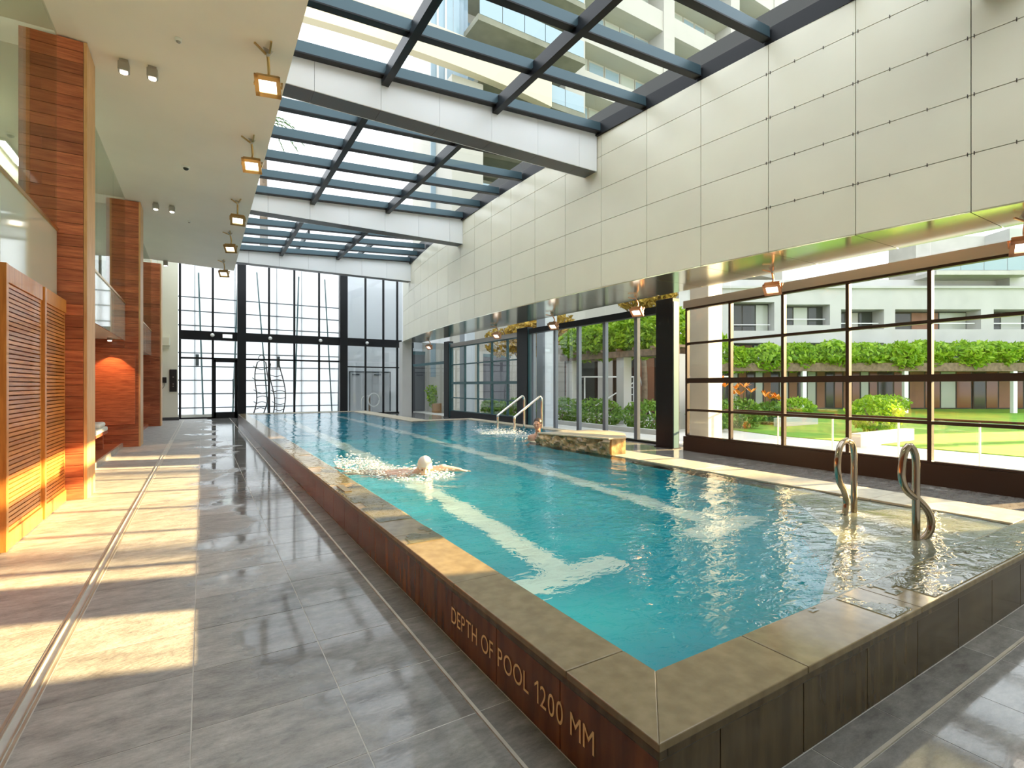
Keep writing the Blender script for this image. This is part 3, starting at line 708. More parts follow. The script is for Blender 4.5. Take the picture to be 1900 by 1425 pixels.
for a, b in zip(seamY, seamY[1:]):
    for z0, z1 in zip(rows, rows[1:]):
        xa, xb_ = XB(a + g), XB(b - g)
        obj('panel', MB().hexa([(xa, a + g, z0 + g), (xa + 0.025, a + g, z0 + g), (xb_ + 0.025, b - g, z0 + g), (xb_, b - g, z0 + g)],
                               [(xa, a + g, z1 - g), (xa + 0.025, a + g, z1 - g), (xb_ + 0.025, b - g, z1 - g), (xb_, b - g, z1 - g)]), 'bulk_panel', wr)
cl = MB().box(-0.004, 0.004, -0.004, 0.004, -0.022, 0.022).mesh('clip'); cl.materials.append(MATS['bronze_metal'])
for a in (2.36, 3.55, 4.73):
    for z in rows[1:-1]:
        for dy in (-0.03, 0.03): link('clip', cl, None, wr, (XB(a + dy) - 0.004, a + dy, z))
        for f in (0.33, 0.66):
            yy = a - 1.18 * f; link('clip', cl, None, wr, (XB(yy) - 0.004, yy, z))
for i, (a, b) in enumerate(zip(seamY, seamY[1:])):       # polished soffit plates
    obj('soffit_plate', MB().hexa([(XB(a + g), a + g, 3.585), (9.05, a + g, 3.585), (9.05, b - g, 3.585), (XB(b - g), b - g, 3.585)],
                                  [(XB(a + g), a + g, 3.60), (9.05, a + g, 3.60), (9.05, b - g, 3.60), (XB(b - g), b - g, 3.60)]), 'polished_metal', wr)
for a, b in zip(seamY, seamY[1:]): bk2 = obj('soffit_backing', MB().hexa([(XB(a) + .04, a, 3.602), (9.04, a, 3.602), (9.04, b, 3.602), (XB(b) + .04, b, 3.602)], [(XB(a) + .04, a, 3.66), (9.04, a, 3.66), (9.04, b, 3.66), (XB(b) + .04, b, 3.66)]), 'joint_dark', wr)
obj('end_return', MB().box(XB(23.4) + 0.02, 10.6, 23.4, 23.6, 3.6, 7.4), 'white_panel', wr)

# ------------------------------------------------------------------ glazed roof: white beams, rafters, purlins, panes
def ZR(x): return 6.54 + 0.059 * (x - 1.24)          # underside of the purlins
beams = [1.85, 8.4, 14.95, 21.5]
blab = ['white clad roof beam overhead behind the camera', 'nearest white clad roof beam crossing the glazed roof', 'middle white clad roof beam crossing the glazed roof', 'furthest white clad roof beam above the far glazing']
for yb, lab in zip(beams, blab):
    xe = XB(yb + 0.2)
    bt = thing('roof_beam', lab, 'beam', (1.1, yb, 6.11), group='white clad roof beams')
    obj('core', MB().hexa([(0.92, yb + 0.02, 6.125), (xe - 0.01, yb + 0.02, 6.125), (xe - 0.01, yb + 0.40, 6.125), (0.92, yb + 0.40, 6.125)],
                          [(0.92, yb + 0.02, ZR(0.92) + 0.2), (xe - 0.01, yb + 0.02, ZR(xe) + 0.2), (xe - 0.01, yb + 0.40, ZR(xe) + 0.2), (0.92, yb + 0.40, ZR(0.92) + 0.2)]), 'joint_dark', bt)
    xs = [0.92, 1.5, 2.555, 3.61, 4.665, 5.72, 6.775, xe - 0.005]
    for a, b in zip(xs, xs[1:]):
        for yy, t_ in ((yb, 0.02), (yb + 0.40, 0.02)):
            obj('panel', MB().hexa([(a + .003, yy, 6.11), (b - .003, yy, 6.11), (b - .003, yy + t_, 6.11), (a + .003, yy + t_, 6.11)],
                                   [(a + .003, yy, ZR(a) + 0.2), (b - .003, yy, ZR(b) + 0.2), (b - .003, yy + t_, ZR(b) + 0.2), (a + .003, yy + t_, ZR(a) + 0.2)]), 'white_panel', bt)
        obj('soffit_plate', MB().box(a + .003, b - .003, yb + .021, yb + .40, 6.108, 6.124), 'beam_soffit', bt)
wn = 4
spans = [(-4.0, 1.85), (2.27, 8.4), (8.82, 14.95), (15.37, 21.5)]
slab_ = ['glazed roof bay behind the camera', 'nearest glazed roof bay before the first white beam', 'second glazed roof bay', 'third glazed roof bay', 'far glazed roof bay over the end wall']
for (y0, y1), lab in zip(spans, slab_):
    wn += 1
    sk = struct('window_%d' % wn, lab)
    n = 5
    py = [y0 + 0.10 + (y1 - y0 - 0.20) * i / n for i in range(n + 1)]
    for yy in py:
        xr = XB(yy) - 0.02
        obj('purlin', MB().bar((1.0, yy, ZR(1.0) + 0.10), (xr, yy, ZR(xr) + 0.10), 0.10, 0.19), 'teal_metal', sk)
        obj('purlin_cap', MB().bar((1.0, yy, ZR(1.0) + 0.005), (xr, yy, ZR(xr) + 0.005), 0.13, 0.022), 'black_metal', sk)
    for xx in (2.62, 4.74):
        obj('rafter', MB().box(xx - 0.06, xx + 0.06, y0, y1, ZR(xx) - 0.10, ZR(xx) + 0.02), 'black_metal', sk)
        obj('rafter_web', MB().box(xx - 0.025, xx + 0.025, y0 + 0.05, y1 - 0.05, ZR(xx) + 0.02, ZR(xx) + 0.17), 'black_metal', sk)
    obj('edge_beam', MB().bar((XB(y0) - 0.02, y0, 6.985), (XB(y1) - 0.02, y1, 6.985), 0.09, 0.26), 'black_metal', sk)
    for a, b in zip(py, py[1:]):
        xs = [1.05, 2.62, 4.74, XB((a + b) / 2) - 0.02]
        for xa, xb_ in zip(xs, xs[1:]):
            obj('pane', MB().add([(xa + .02, a + .04, ZR(xa) + .2), (xb_ - .02, a + .04, ZR(xb_) + .2), (xb_ - .02, b - .04, ZR(xb_) + .2), (xa + .02, b - .04, ZR(xa) + .2)], [(0, 1, 2, 3)]), 'roof_pane', sk)

wfar = struct('window_9', 'high glazed roof bay over the far glazing')
for x in (-1.6, 1.05, 3.7, 6.35, 9.0): obj('rafter', MB().box(x - .04, x + .04, 21.9, 27.1, 7.62, 7.8), 'black_metal', wfar)
for a, b in zip((-1.6, 1.05, 3.7, 6.35), (1.05, 3.7, 6.35, 9.0)): obj('pane', MB().box(a + .05, b - .05, 21.95, 27.05, 7.72, 7.73), 'roof_pane', wfar)

# ------------------------------------------------------------------ garden glazing (right): grid windows, sliding doors, columns
def gx(y): return 9.37 + (y - 1.7) * 0.042 if y < 8.5 else 10.0
def grid_window(name, lab, ymul, zr, thick, mat, sill_mat, wm=0.055):
    w = struct(name, lab)
    a, b = ymul[0], ymul[-1]
    for yy in ymul: obj('mullion', MB().box(gx(yy) - 0.04, gx(yy) + 0.05, yy - wm / 2, yy + wm / 2, zr[0], zr[-1]), mat, w)
    for i, z in enumerate(zr):
        h = thick.get(i, 0.05)
        obj('rail', MB().bar((gx(a) - 0.01, a, z), (gx(b) - 0.01, b, z), 0.10, h), mat, w)
    obj('sill', MB().bar((gx(a), a - 0.05, 0.16), (gx(b), b + 0.05, 0.16), 0.16, 0.33), sill_mat, w)
    for ya, yb in zip(ymul, ymul[1:]):
        for za, zb_ in zip(zr, zr[1:]):
            obj('pane', MB().bar((gx(ya), ya + wm / 2, (za + zb_) / 2), (gx(yb), yb - wm / 2, (za + zb_) / 2), 0.008, zb_ - za - 0.05), 'pane', w)
        obj('transom_pane', MB().bar((gx(ya), ya + .01, 3.98), (gx(yb), yb - .01, 3.98), 0.008, 1.0), 'pane', w)
    obj('head_beam', MB().bar((gx(a), a - 0.05, 3.375), (gx(b), b + 0.05, 3.375), 0.16, 0.17), 'grey_metal', w)
    return w
ZRL = [0.345, 0.94, 1.615, 2.468, 3.28]
grid_window('window_1', 'near garden window with a grid of bronze bars', [2.12, 3.29, 4.46, 5.63, 6.81, 7.98], ZRL, {0: 0.03, 2: 0.11, 4: 0.06}, 'bronze_metal', 'bronze_metal')
grid_window('window_2', 'far garden window with a grid of dark bars', [15.95, 16.74, 17.97, 19.19, 20.43, 21.8], ZRL, {0: 0.03, 2: 0.11, 4: 0.06}, 'teal_paint', 'black_metal')
grid_window('window_3', 'garden window beside the camera out of view', [0.25, 1.10], ZRL, {0: 0.03, 2: 0.11, 4: 0.06}, 'bronze_metal', 'bronze_metal')
d1 = struct('door_1', 'sliding glass garden doors with grey stiles')
dy_ = [8.95, 9.95, 11.21, 12.42, 13.64, 14.95]
for yy in dy_: obj('stile', MB().box(9.95, 10.06, yy - 0.06, yy + 0.06, 0.03, 3.34), 'stile_metal', d1)
obj('head_beam', MB().box(9.9, 10.1, 8.85, 15.1, 3.34, 3.52), 'black_metal', d1)
obj('track', MB().box(9.93, 10.09, 8.85, 15.1, 0.0, 0.05), 'black_metal', d1)
for a, b in zip(dy_, dy_[1:]):
    obj('pane', MB().box(9.997, 10.005, a + .05, b - .05, 0.05, 3.34), 'pane', d1)
    obj('transom_pane', MB().box(9.997, 10.005, a + .01, b - .01, 3.52, 4.5), 'pane', d1)
w4 = struct('window_4', 'narrow glass sidelight at the far corner')
obj('frame', MB().box(9.95, 10.05, 22.5, 22.56, 0, 3.3), 'teal_paint', w4)
obj('rail', MB().box(9.96, 10.04, 22.5, 26.9, 2.55, 2.68), 'teal_paint', w4)
obj('pane', MB().box(9.997, 10.005, 22.56, 24.7, 0.02, 2.55), 'pane', w4)
obj('pane', MB().box(9.997, 10.005, 24.72, 26.9, 0.02, 2.55), 'pane', w4)
obj('pane', MB().box(9.997, 10.005, 22.56, 26.9, 2.68, 4.2), 'pane', w4)
for (y0, y1, x0), lab in zip(((8.30, 8.82, 9.50), (15.15, 15.85, 9.86), (21.9, 22.45, 9.86), (1.15, 1.70, 9.18)),
                             ('dark steel column between grid window and sliding doors', 'teal and black steel column left of the sliding doors', 'slim dark steel column at the far grid window', 'steel column outside the right edge of view')):
    t = thing('steel_column', lab, 'column', (x0, y0, 0), group='steel columns of the garden glazing')
    obj('shaft', MB().box(x0, x0 + 0.24, y0, y1, 0, 3.584), 'black_metal', t, bevel=0.01)
    obj('cover_strip', MB().box(x0 + 0.03, x0 + 0.20, y0 - 0.012, y0 + 0.001, 0.02, 3.5), 'teal_paint', t)
    obj('base_plate', MB().box(x0 - 0.03, x0 + 0.27, y0 - 0.03, y1 + 0.03, 0, 0.02), 'black_metal', t)
tag(obj('concrete_pillar', MB().box(8.15, 8.62, 23.42, 23.9, 0, 3.6), 'concrete_pale', bevel=0.012), 'square pale concrete pillar under the far end of bulkhead', 'pillar')
struct('wall_behind', 'wall behind the camera', MB().box(-6, 10, -4.1, -4, -0.03, 7.4), 'cream_wall')
struct('wall_side', 'solid wall right of the camera', MB().box(9.2, 9.5, -4, 0.2, -0.03, 7.4), 'cream_wall')

# ------------------------------------------------------------------ far glazing
w0 = struct('window_10', 'tall far glazing with black columns and a door')
FYG = 27.0
for x in (-0.84, 0.42, 2.75, 3.88, 5.04, 7.37, 8.33, 9.10, 9.95):
    obj('mullion', MB().box(x - 0.045, x + 0.045, FYG - 0.06, FYG + 0.06, 0, 7.6), 'black_metal', w0)
for x0, x1 in ((1.40, 1.76), (6.02, 6.40)):
    obj('column', MB().box(x0, x1, FYG - 0.25, FYG + 0.1, 0, 7.6), 'black_metal', w0, bevel=0.008)
obj('cross_beam', MB().box(-0.84, 10, FYG - 0.14, FYG + 0.1, 3.57, 3.97), 'black_metal', w0)
obj('transom', MB().box(-0.84, 6.05, FYG - 0.06, FYG + 0.06, 2.70, 2.78), 'black_metal', w0)
obj('transom', MB().box(6.4, 10, FYG - 0.05, FYG + 0.05, 2.45, 2.51), 'black_metal', w0)
obj('base_rail', MB().box(-0.84, 10, FYG - 0.06, FYG + 0.06, 0, 0.07), 'black_metal', w0)
obj('top_rail', MB().box(-0.84, 10, FYG - 0.06, FYG + 0.06, 7.5, 7.62), 'black_metal', w0)
xs = [-0.80, 0.42, 1.42, 2.75, 3.88, 5.04, 6.04, 7.37, 8.33, 9.10, 9.95]
for a, b in zip(xs, xs[1:]):
    for z0, z1 in ((0.07, 2.70), (2.78, 3.57), (3.97, 7.5)):
        obj('pane', MB().box(a + .05, b - .05, FYG - .004, FYG + .004, z0, z1), 'pane', w0)
dl = struct('door_2', 'black framed glass door in the far glazing')
obj('frame', MB().box(0.46, 0.54, 26.94, 27.06, 0, 2.70).box(1.30, 1.40, 26.94, 27.06, 0, 2.70).box(0.46, 1.40, 26.94, 27.06, 2.58, 2.70).box(0.46, 1.40, 26.94, 27.06, 0.07, 0.28), 'black_metal', dl)
obj('handle', MB().tube([(1.22, 26.88, 0.9), (1.22, 26.84, 0.95), (1.22, 26.84, 1.75), (1.22, 26.88, 1.8)], 0.016, 8), 'black_metal', dl)
for i, (x, z) in enumerate(((0.40, 3.79), (2.78, 3.76), (5.07, 3.76), (7.40, 3.74))):
    t = thing('bulkhead_lamp', ['first', 'second', 'third', 'fourth'][i] + ' small white round lamp from the left on the black cross beam', 'lamp', (x, 26.8, z), group='lamps on the black cross beam')
    obj('base', MB().tube([(x, 26.86, z), (x, 26.82, z)], 0.07, 14), 'grey_metal', t, True)
    obj('globe', MB().ball((x, 26.77, z), 0.085), 'white_plastic', t, True)
t = thing('exit_sign', 'small pale lit sign on the black cross beam above door', 'sign', (0.98, 26.84, 3.79))
obj('box', MB().box(0.80, 1.20, 26.80, 26.858, 3.68, 3.86), 'white_plastic', t, bevel=0.008)
obj('face', MB().box(0.82, 1.18, 26.795, 26.801, 3.70, 3.84), 'sign_light', t)
# frosted screen and service wall outside the far glazing
fs = thing('frosted_screen', 'white frosted panel screen outside the far glazing', 'screen', (2, 28.8, 0))
ky = 28.8 / 27.0
def zz(z): return 1.5 + (z - 1.5) * ky
zrow = [0.1, 0.5, 1.13, 1.74, 2.36, 2.97, 4.2, 4.85, 5.47, 8.2]
fx = [-2.6, -0.3, 1.4, 3.3, 4.5, 6.55]
zrow = [zz(z) for z in zrow]
for a, b in zip(fx, fx[1:]):
    for c, d in zip(zrow, zrow[1:]): obj('panel', MB().box(a + .01, b - .01, 28.8, 28.84, c + .02, d - .02), 'frosted', fs)
for z in zrow[1:-1]: obj('rail', MB().box(-2.6, 6.55, 28.74, 28.80, z - 0.022, z + 0.022), 'screen_rail', fs)
for x in fx: obj('mullion', MB().box(x - .02, x + .02, 28.845, 28.90, 0.0, 8.3), 'screen_rail', fs)
obj('kerb', MB().box(-2.6, 6.55, 28.4, 28.8, -0.03, 0.12), 'concrete', fs)
for xa, xb_, z0, z1 in ((-0.15, 0.05, 6.9, .12), (1.52, 1.28, 6.9, .12), (2.35, 2.85, 7.2, .12), (4.32, 4.08, 7.2, .12), (5.62, 5.95, 7.2, .12), (6.42, 6.28, 7.2, .12)):
    obj('strut', MB().bar((xa, 28.55, z0), (xb_, 28.35, z1), 0.05, 0.05), 'teal_paint', fs)
for x, z in ((-0.2, 2.9), (3.35, 2.9)):
    obj('bracket', MB().box(x - 0.07, x + 0.07, 28.6, 28.74, z - 0.45, z + 0.1), 'screen_rail', fs)
sw = thing('service_wall', 'pale service wall with grey double doors outside far glazing', 'wall', (8.5, 29.4, 0))
obj('wall', MB().box(6.6, 14.0, 29.4, 29.6, -0.03, 8.3), 'pale_wall', sw)
obj('door_frame', MB().box(7.10, 7.16, 29.34, 29.4, 0, 2.32).box(9.44, 9.50, 29.34, 29.4, 0, 2.32).box(7.10, 9.50, 29.34, 29.4, 2.26, 2.32), 'screen_rail', sw)
for a, b in ((7.17, 8.39), (8.41, 9.43)):
    d = obj('door', MB().box(a, b, 29.36, 29.4, 0.02, 2.25), 'door_grey', sw)
    obj('door_closer', MB().box(a + 0.1, a + 0.5, 29.31, 29.36, 2.1, 2.16), 'screen_rail', d)
struct('terrain', 'pale paving outside', MB().box(11.0, 80, -60, 27.2, -0.12, -0.035).box(-40, 80, 27.2, 90, -0.12, -0.035), 'paving')
# wire sculptures against the far screen
def wire(label, x, y, lean, h, top):
    t = thing('wire_sculpture', label, 'sculpture', (x, y, 0))
    r_ = random.Random(int(x * 10))
    A = [(x - 0.25 + 0.10 * math.sin(z * 2.2) + lean * z / h, y, z) for z in [0.05 + h * i / 9 for i in range(10)]]
    B = [(x + 0.20 + 0.16 * math.sin(z * 1.5) + lean * z / h, y + 0.1, z) for z in [0.05 + h * i / 9 for i in range(10)]]
    obj('wire', MB().tube(A, 0.026, 6, 3), 'black_metal', t, True); obj('wire', MB().tube(B, 0.026, 6, 3), 'black_metal', t, True)
    for i in range(1, 9):
        obj('rung', MB().tube([A[i], ((A[i][0] + B[i][0]) / 2, y - 0.05, A[i][2] + r_.uniform(-.1, .1)), B[i]], 0.018, 5, 3), 'black_metal', t, True)
        if i % 2 == 0:
            q = A[i]; obj('twig', MB().tube([q, (q[0] - 0.12, y, q[2] + 0.10)], 0.018, 5), 'black_metal', t)
    if top:
        c = Vector(((A[-1][0] + B[-1][0]) / 2, y, h + 0.25))
        obj('ring', MB().tube([c + Vector((0.14 * math.cos(a), 0, 0.14 * math.sin(a))) for a in [2 * PI * i / 14 for i in range(15)]], 0.016, 6), 'black_metal', t, True)
        obj('neck', MB().bar(A[-1], c + Vector((-0.05, 0, -0.12)), 0.025, 0.025), 'black_metal', t); obj('neck', MB().bar(B[-1], c + Vector((0.05, 0, -0.12)), 0.025, 0.025), 'black_metal', t)
    obj('foot', MB().tube([(x - 0.45, y - .1, 0.03), (x, y, 0.08), (x + 0.42, y + .1, 0.03)], 0.02, 6, 4), 'black_metal', t, True)
wire('black wire sculpture with a ring at its top before the screen', 2.35, 27.7, 0.25, 2.6, True)
wire('black wire sculpture of laddered loops without a ring', 3.25, 27.75, -0.05, 2.55, False)
t = thing('lifebuoy_stand', 'white lifebuoy hung on a dark post before the service doors', 'lifebuoy', (7.75, 27.5, 0))
obj('post', MB().box(7.7, 7.78, 27.5, 27.58, -0.03, 0.95), 'bark', t)
obj('ring', MB().tube([(7.95 + 0.30 * math.cos(a), 27.46, 0.72 + 0.36 * math.sin(a)) for a in [2 * PI * i / 20 for i in range(21)]], 0.035, 8), 'white_tube', t, True)
obj('arm', MB().tube([(7.30, 27.5, 0.2), (7.30, 27.5, 0.72), (7.42, 27.5, 0.92), (7.7, 27.5, 0.95)], 0.022, 8, 3), 'white_tube', t, True)

# ------------------------------------------------------------------ rails in the pool
def tube_thing(name, label, cat, group, parts, base):
    t = thing(name, label, cat, base, 0, group)
    for n_, pts, r in parts: obj(n_, MB().tube(pts, r, 12, 6), 'rail_bronze' if name == 'grab_rail' else 'steel', t, True)
    return t
bx, by = 5.12, 2.36
tube_thing('grab_rail', 'bronze toned looped grab rail at the pool corner, further one', 'grab rail', 'looped grab rails at the pool corner', [
    ('post', [(bx, by, 0.28), (bx, by, 0.55), (bx, by, 0.86), (bx - 0.04, by, 0.97), (bx - 0.13, by, 1.005)], 0.026),
    ('curve', [(bx - 0.13, by, 1.005), (bx - 0.23, by, 0.97), (bx - 0.285, by, 0.86), (bx - 0.285, by, 0.72), (bx - 0.25, by, 0.63), (bx - 0.17, by, 0.54), (bx - 0.14, by, 0.44), (bx - 0.17, by, 0.33), (bx - 0.22, by, 0.25)], 0.026)], (bx, by, 0.3))
bx, by = 4.62, 1.70
tube_thing('grab_rail', 'bronze toned looped grab rail at the pool corner, nearer one', 'grab rail', 'looped grab rails at the pool corner', [
    ('post', [(bx, by, 0.28), (bx, by, 0.55), (bx, by, 0.90), (bx - RT.x * 0.015, by - RT.y * 0.015, 1.0), (bx - RT.x * 0.05, by - RT.y * 0.05, 1.05)], 0.026),
    ('curve', [(bx + RT.x * a_, by + RT.y * a_, z_) for a_, z_ in ((-0.05, 1.05), (-0.085, 1.0), (-0.105, 0.9), (-0.105, 0.79), (-0.065, 0.70), (0.02, 0.63), (0.09, 0.55), (0.115, 0.47), (0.10, 0.39), (0.04, 0.325), (0.0, 0.28))], 0.026)], (bx, by, 0.3))
for yo, lab in ((11.55, 'left steel handrail rising out of the water by far window'), (10.72, 'right steel handrail rising out of the water by swimmer')):
    x0 = 6.60; x1 = 7.42
    tube_thing('handrail', lab, 'handrail', 'handrails of the spa steps', [
        ('tube', [(x0, yo, 0.10), (x0, yo, 0.45), (x0, yo, 0.68), (x0 + 0.05, yo, 0.75), (x1 - 0.14, yo, 1.17), (x1 - 0.05, yo, 1.21), (x1, yo, 1.14), (x1, yo, 0.95), (x1, yo, 0.30)], 0.03)], (x0, yo, 0.3))

# ------------------------------------------------------------------ swimmers: each body one continuous surface
def body(name, mb, mat, parent, voxel=0.011, sm=6):
    o = obj(name, mb, mat, parent, True)
    r = o.modifiers.new('remesh', 'REMESH'); r.mode = 'VOXEL'; r.voxel_size = voxel; r.use_smooth_shade = True
    s_ = o.modifiers.new('smooth', 'SMOOTH'); s_.iterations = sm; s_.factor = 0.5
    return o
def limb(mb, pts, radii):
    pts = [Vector(p) for p in pts]
    for (a, b), (ra, rb) in zip(zip(pts, pts[1:]), zip(radii, radii[1:])):
        n_ = max(2, int((b - a).length / 0.018))
        for i in range(n_ + 1):
            t_ = i / n_; mb.ball(a.lerp(b, t_), ra + (rb - ra) * t_, n=10, m=7)
def hand(mb, wrist, d, up):
    d = d.normalized(); side = d.cross(up).normalized(); up = side.cross(d)
    for k in range(5):
        mb.ball(wrist + d * (0.02 + 0.017 * k), 0.016, n=8, m=6); mb.ball(wrist + d * (0.02 + 0.017 * k) + side * 0.024, 0.015, n=8, m=6); mb.ball(wrist + d * (0.02 + 0.017 * k) - side * 0.024, 0.015, n=8, m=6)
    for j, ln in zip((-1.5, -0.5, 0.5, 1.5), (0.062, 0.078, 0.082, 0.070)):
        b = wrist + d * 0.09 + side * (0.021 * j); k = b + d * ln * 0.5 + up * 0.004; e = k + d * ln * 0.5 - up * 0.014
        limb(mb, [b, k, e], [0.0092, 0.0088, 0.0075])
    b = wrist + d * 0.035 - side * 0.032; limb(mb, [b, b + d * 0.035 - side * 0.028, b + d * 0.062 - side * 0.034], [0.012, 0.011, 0.009])
def head(mb, c, face, s=1.0):
    """skull, jaw, nose, brow, ears and lips around centre c, looking along face"""
    f = face.normalized(); side = f.cross(Vector((0, 0, 1))).normalized(); up = side.cross(f)
    R = Matrix((side, f, up)).transposed()
    def P(a, b, z): return c + (side * a + f * b + up * z) * s
    mb.ball(P(0, -0.012, 0.025), 0.074 * s, 0.092 * s, 0.088 * s, 20, 14, R)
    mb.ball(P(0, 0.028, -0.045), 0.055 * s, 0.058 * s, 0.066 * s, 16, 12, R)
    mb.ball(P(0, 0.058, -0.088), 0.026 * s, 0.022 * s, 0.020 * s, 10, 8, R)
    mb.ball(P(0, 0.094, -0.022), 0.012 * s, 0.020 * s, 0.022 * s, 10, 8, R)
    mb.ball(P(0, 0.084, 0.004), 0.010 * s, 0.014 * s, 0.024 * s, 8, 6, R)
    mb.ball(P(0, 0.078, 0.026), 0.050 * s, 0.012 * s, 0.009 * s, 12, 6, R)
    for k in (-1, 1):
        mb.ball(P(k * 0.078, -0.008, -0.012), 0.010 * s, 0.019 * s, 0.032 * s, 10, 8, R)
        mb.ball(P(k * 0.036, 0.068, -0.022), 0.020 * s, 0.014 * s, 0.016 * s, 10, 6, R)
    return P, R
def face_parts(P, R, s, t, eye=True):
    for k in (-1, 1): obj('eye', MB().ball(P(k * 0.029, 0.080, 0.006), 0.011 * s, 0.006 * s, 0.006 * s, 10, 6, R), 'eye_dark', t, True)
    obj('mouth', MB().ball(P(0, 0.083, -0.058), 0.023 * s, 0.008 * s, 0.007 * s, 12, 6, R), 'lip', t, True)

# lap swimmer: coming down the near lane, head up out of the water, leading arm reaching
hp = Vector((2.45, 6.18, 0.0)); hd = Vector((0.55, -0.80, 0)).normalized(); sdv = Vector((-hd.y, hd.x, 0))
pa = thing('person', 'swimmer with pale cap doing laps in the near lane', 'person', (hp.x, hp.y, ZW))
pm = MB(); face = (Vector((-0.35, -0.9, -0.30))).normalized()
hc = Vector((hp.x, hp.y, ZW + 0.105)); P, R = head(pm, hc, face, 1.15)
chest = hp - hd * 0.38 + Vector((0, 0, ZW - 0.07))
limb(pm, [hc - hd * 0.05 - Vector((0, 0, 0.05)), hp - hd * 0.20 + Vector((0, 0, ZW - 0.02))], [0.062, 0.066])
for k in (-1, 1): limb(pm, [hp - hd * 0.20 + Vector((0, 0, ZW - 0.03)), hp - hd * 0.22 + sdv * (0.19 * k) + Vector((0, 0, ZW - 0.02))], [0.085, 0.075])
limb(pm, [hp - hd * 0.24 + Vector((0, 0, ZW - 0.05)), hp - hd * 0.55 + Vector((0, 0, ZW - 0.10)), hp - hd * 0.85 + Vector((0, 0, ZW - 0.14))], [0.13, 0.14, 0.12])
limb(pm, [hp - hd * 0.24 + sdv * 0.10 + Vector((0, 0, ZW - 0.05)), hp - hd * 0.85 + sdv * 0.06 + Vector((0, 0, ZW - 0.14))], [0.10, 0.11])
limb(pm, [hp - hd * 0.24 - sdv * 0.10 + Vector((0, 0, ZW - 0.05)), hp - hd * 0.85 - sdv * 0.06 + Vector((0, 0, ZW - 0.14))], [0.10, 0.11])
for k in (-1, 1): limb(pm, [hp - hd * 0.85 + sdv * (0.09 * k) + Vector((0, 0, ZW - 0.15)), hp - hd * 1.28 + sdv * (0.11 * k) + Vector((0, 0, ZW - 0.22)), hp - hd * 1.70 + sdv * (0.10 * k) + Vector((0, 0, ZW - 0.20 + 0.06 * k))], [0.088, 0.060, 0.040])
sh = hp - hd * 0.20 + sdv * 0.19 + Vector((0, 0, ZW - 0.01)); el = hp + sdv * 0.33 + hd * 0.06 + Vector((0, 0, ZW + 0.055)); wr_ = hp + sdv * 0.44 + hd * 0.26 + Vector((0, 0, ZW + 0.02))
limb(pm, [sh, el, wr_], [0.058, 0.046, 0.030]); hand(pm, wr_, hd * 0.8 + sdv * 0.3 - Vector((0, 0, 0.15)), Vector((0, 0, 1)))
sh = hp - hd * 0.20 - sdv * 0.19 + Vector((0, 0, ZW - 0.03)); el = hp - sdv * 0.30 - hd * 0.42 + Vector((0, 0, ZW - 0.10)); wr_ = hp - sdv * 0.26 - hd * 0.66 + Vector((0, 0, ZW - 0.16))
limb(pm, [sh, el, wr_], [0.058, 0.046, 0.030]); hand(pm, wr_, -hd, Vector((0, 0, 1)))
body('body', pm, 'skin_pale', pa)
face_parts(P, R, 1.15, pa)
cm = MB(); cm.ball(P(0, -0.014, 0.036), 0.081 * 1.15, 0.098 * 1.15, 0.088 * 1.15, 22, 14, R)
cap = [v for v in cm.v]; obj('swim_cap', cm, 'swim_cap', pa, True)

# second person resting in the spa corner at the stone ledge, looking towards the pool
bp0 = Vector((6.16, 9.06, -0.05))
pb = thing('person', 'dark haired person in red resting at the far end of stone ledge', 'person', (bp0.x, bp0.y, ZW))
pm = MB(); f2 = Vector((-0.80, -0.62, -0.10)).normalized(); s2 = Vector((-f2.y, f2.x, 0)).normalized()
hc = Vector((bp0.x, bp0.y, ZW + 0.32)); P, R = head(pm, hc, f2, 1.12)
limb(pm, [hc - Vector((0, 0, 0.07)) - f2 * 0.02, bp0 - f2 * 0.05 + Vector((0, 0, ZW + 0.16))], [0.060, 0.064])
for k in (-1, 1): limb(pm, [bp0 - f2 * 0.05 + Vector((0, 0, ZW + 0.11)), bp0 - f2 * 0.06 + s2 * (0.18 * k) + Vector((0, 0, ZW + 0.07))], [0.075, 0.066])
for k in (-1, 0, 1): limb(pm, [bp0 - f2 * 0.06 + s2 * (0.09 * k) + Vector((0, 0, ZW + 0.05)), bp0 - f2 * 0.04 + s2 * (0.07 * k) + Vector((0, 0, ZW - 0.40))], [0.10, 0.10])
for k in (-1, 1): limb(pm, [bp0 + s2 * (0.08 * k) + Vector((0, 0, ZW - 0.42)), bp0 + f2 * 0.30 + s2 * (0.10 * k) + Vector((0, 0, ZW - 0.55)), bp0 + f2 * 0.22 + s2 * (0.10 * k) + Vector((0, 0, ZW - 0.98))], [0.085, 0.06, 0.042])
for k, (ee, ww) in ((1, (Vector((-0.06, 0.0, -0.04)), Vector((0.18, 0.05, 0.10)))), (-1, (Vector((0.02, 0, -0.10)), Vector((0.24, -0.02, -0.06))))):
    sh = bp0 - f2 * 0.06 + s2 * (0.18 * k) + Vector((0, 0, ZW + 0.06)); el = sh + s2 * (0.10 * k) + f2 * ee.x + Vector((0, 0, ee.z)) - Vector((0, 0, 0.12)); wv = el + f2 * ww.x - s2 * (0.06 * k) + Vector((0, 0, ww.z))
    limb(pm, [sh, el, wv], [0.054, 0.043, 0.028]); hand(pm, wv, f2 - s2 * 0.2 * k, Vector((0, 0, 1)))
body('body', pm, 'skin', pb)
face_parts(P, R, 1.12, pb)
hm = MB(); hm.ball(P(0, -0.026, 0.040), 0.082 * 1.12, 0.096 * 1.12, 0.088 * 1.12, 20, 12, R); limb(hm, [P(0, -0.095, -0.01), P(0.0, -0.115, -0.08), P(0.03, -0.10, -0.16)], [0.050, 0.042, 0.020])
obj('hair', hm, 'hair_dark', pb, True)
sm_ = MB()
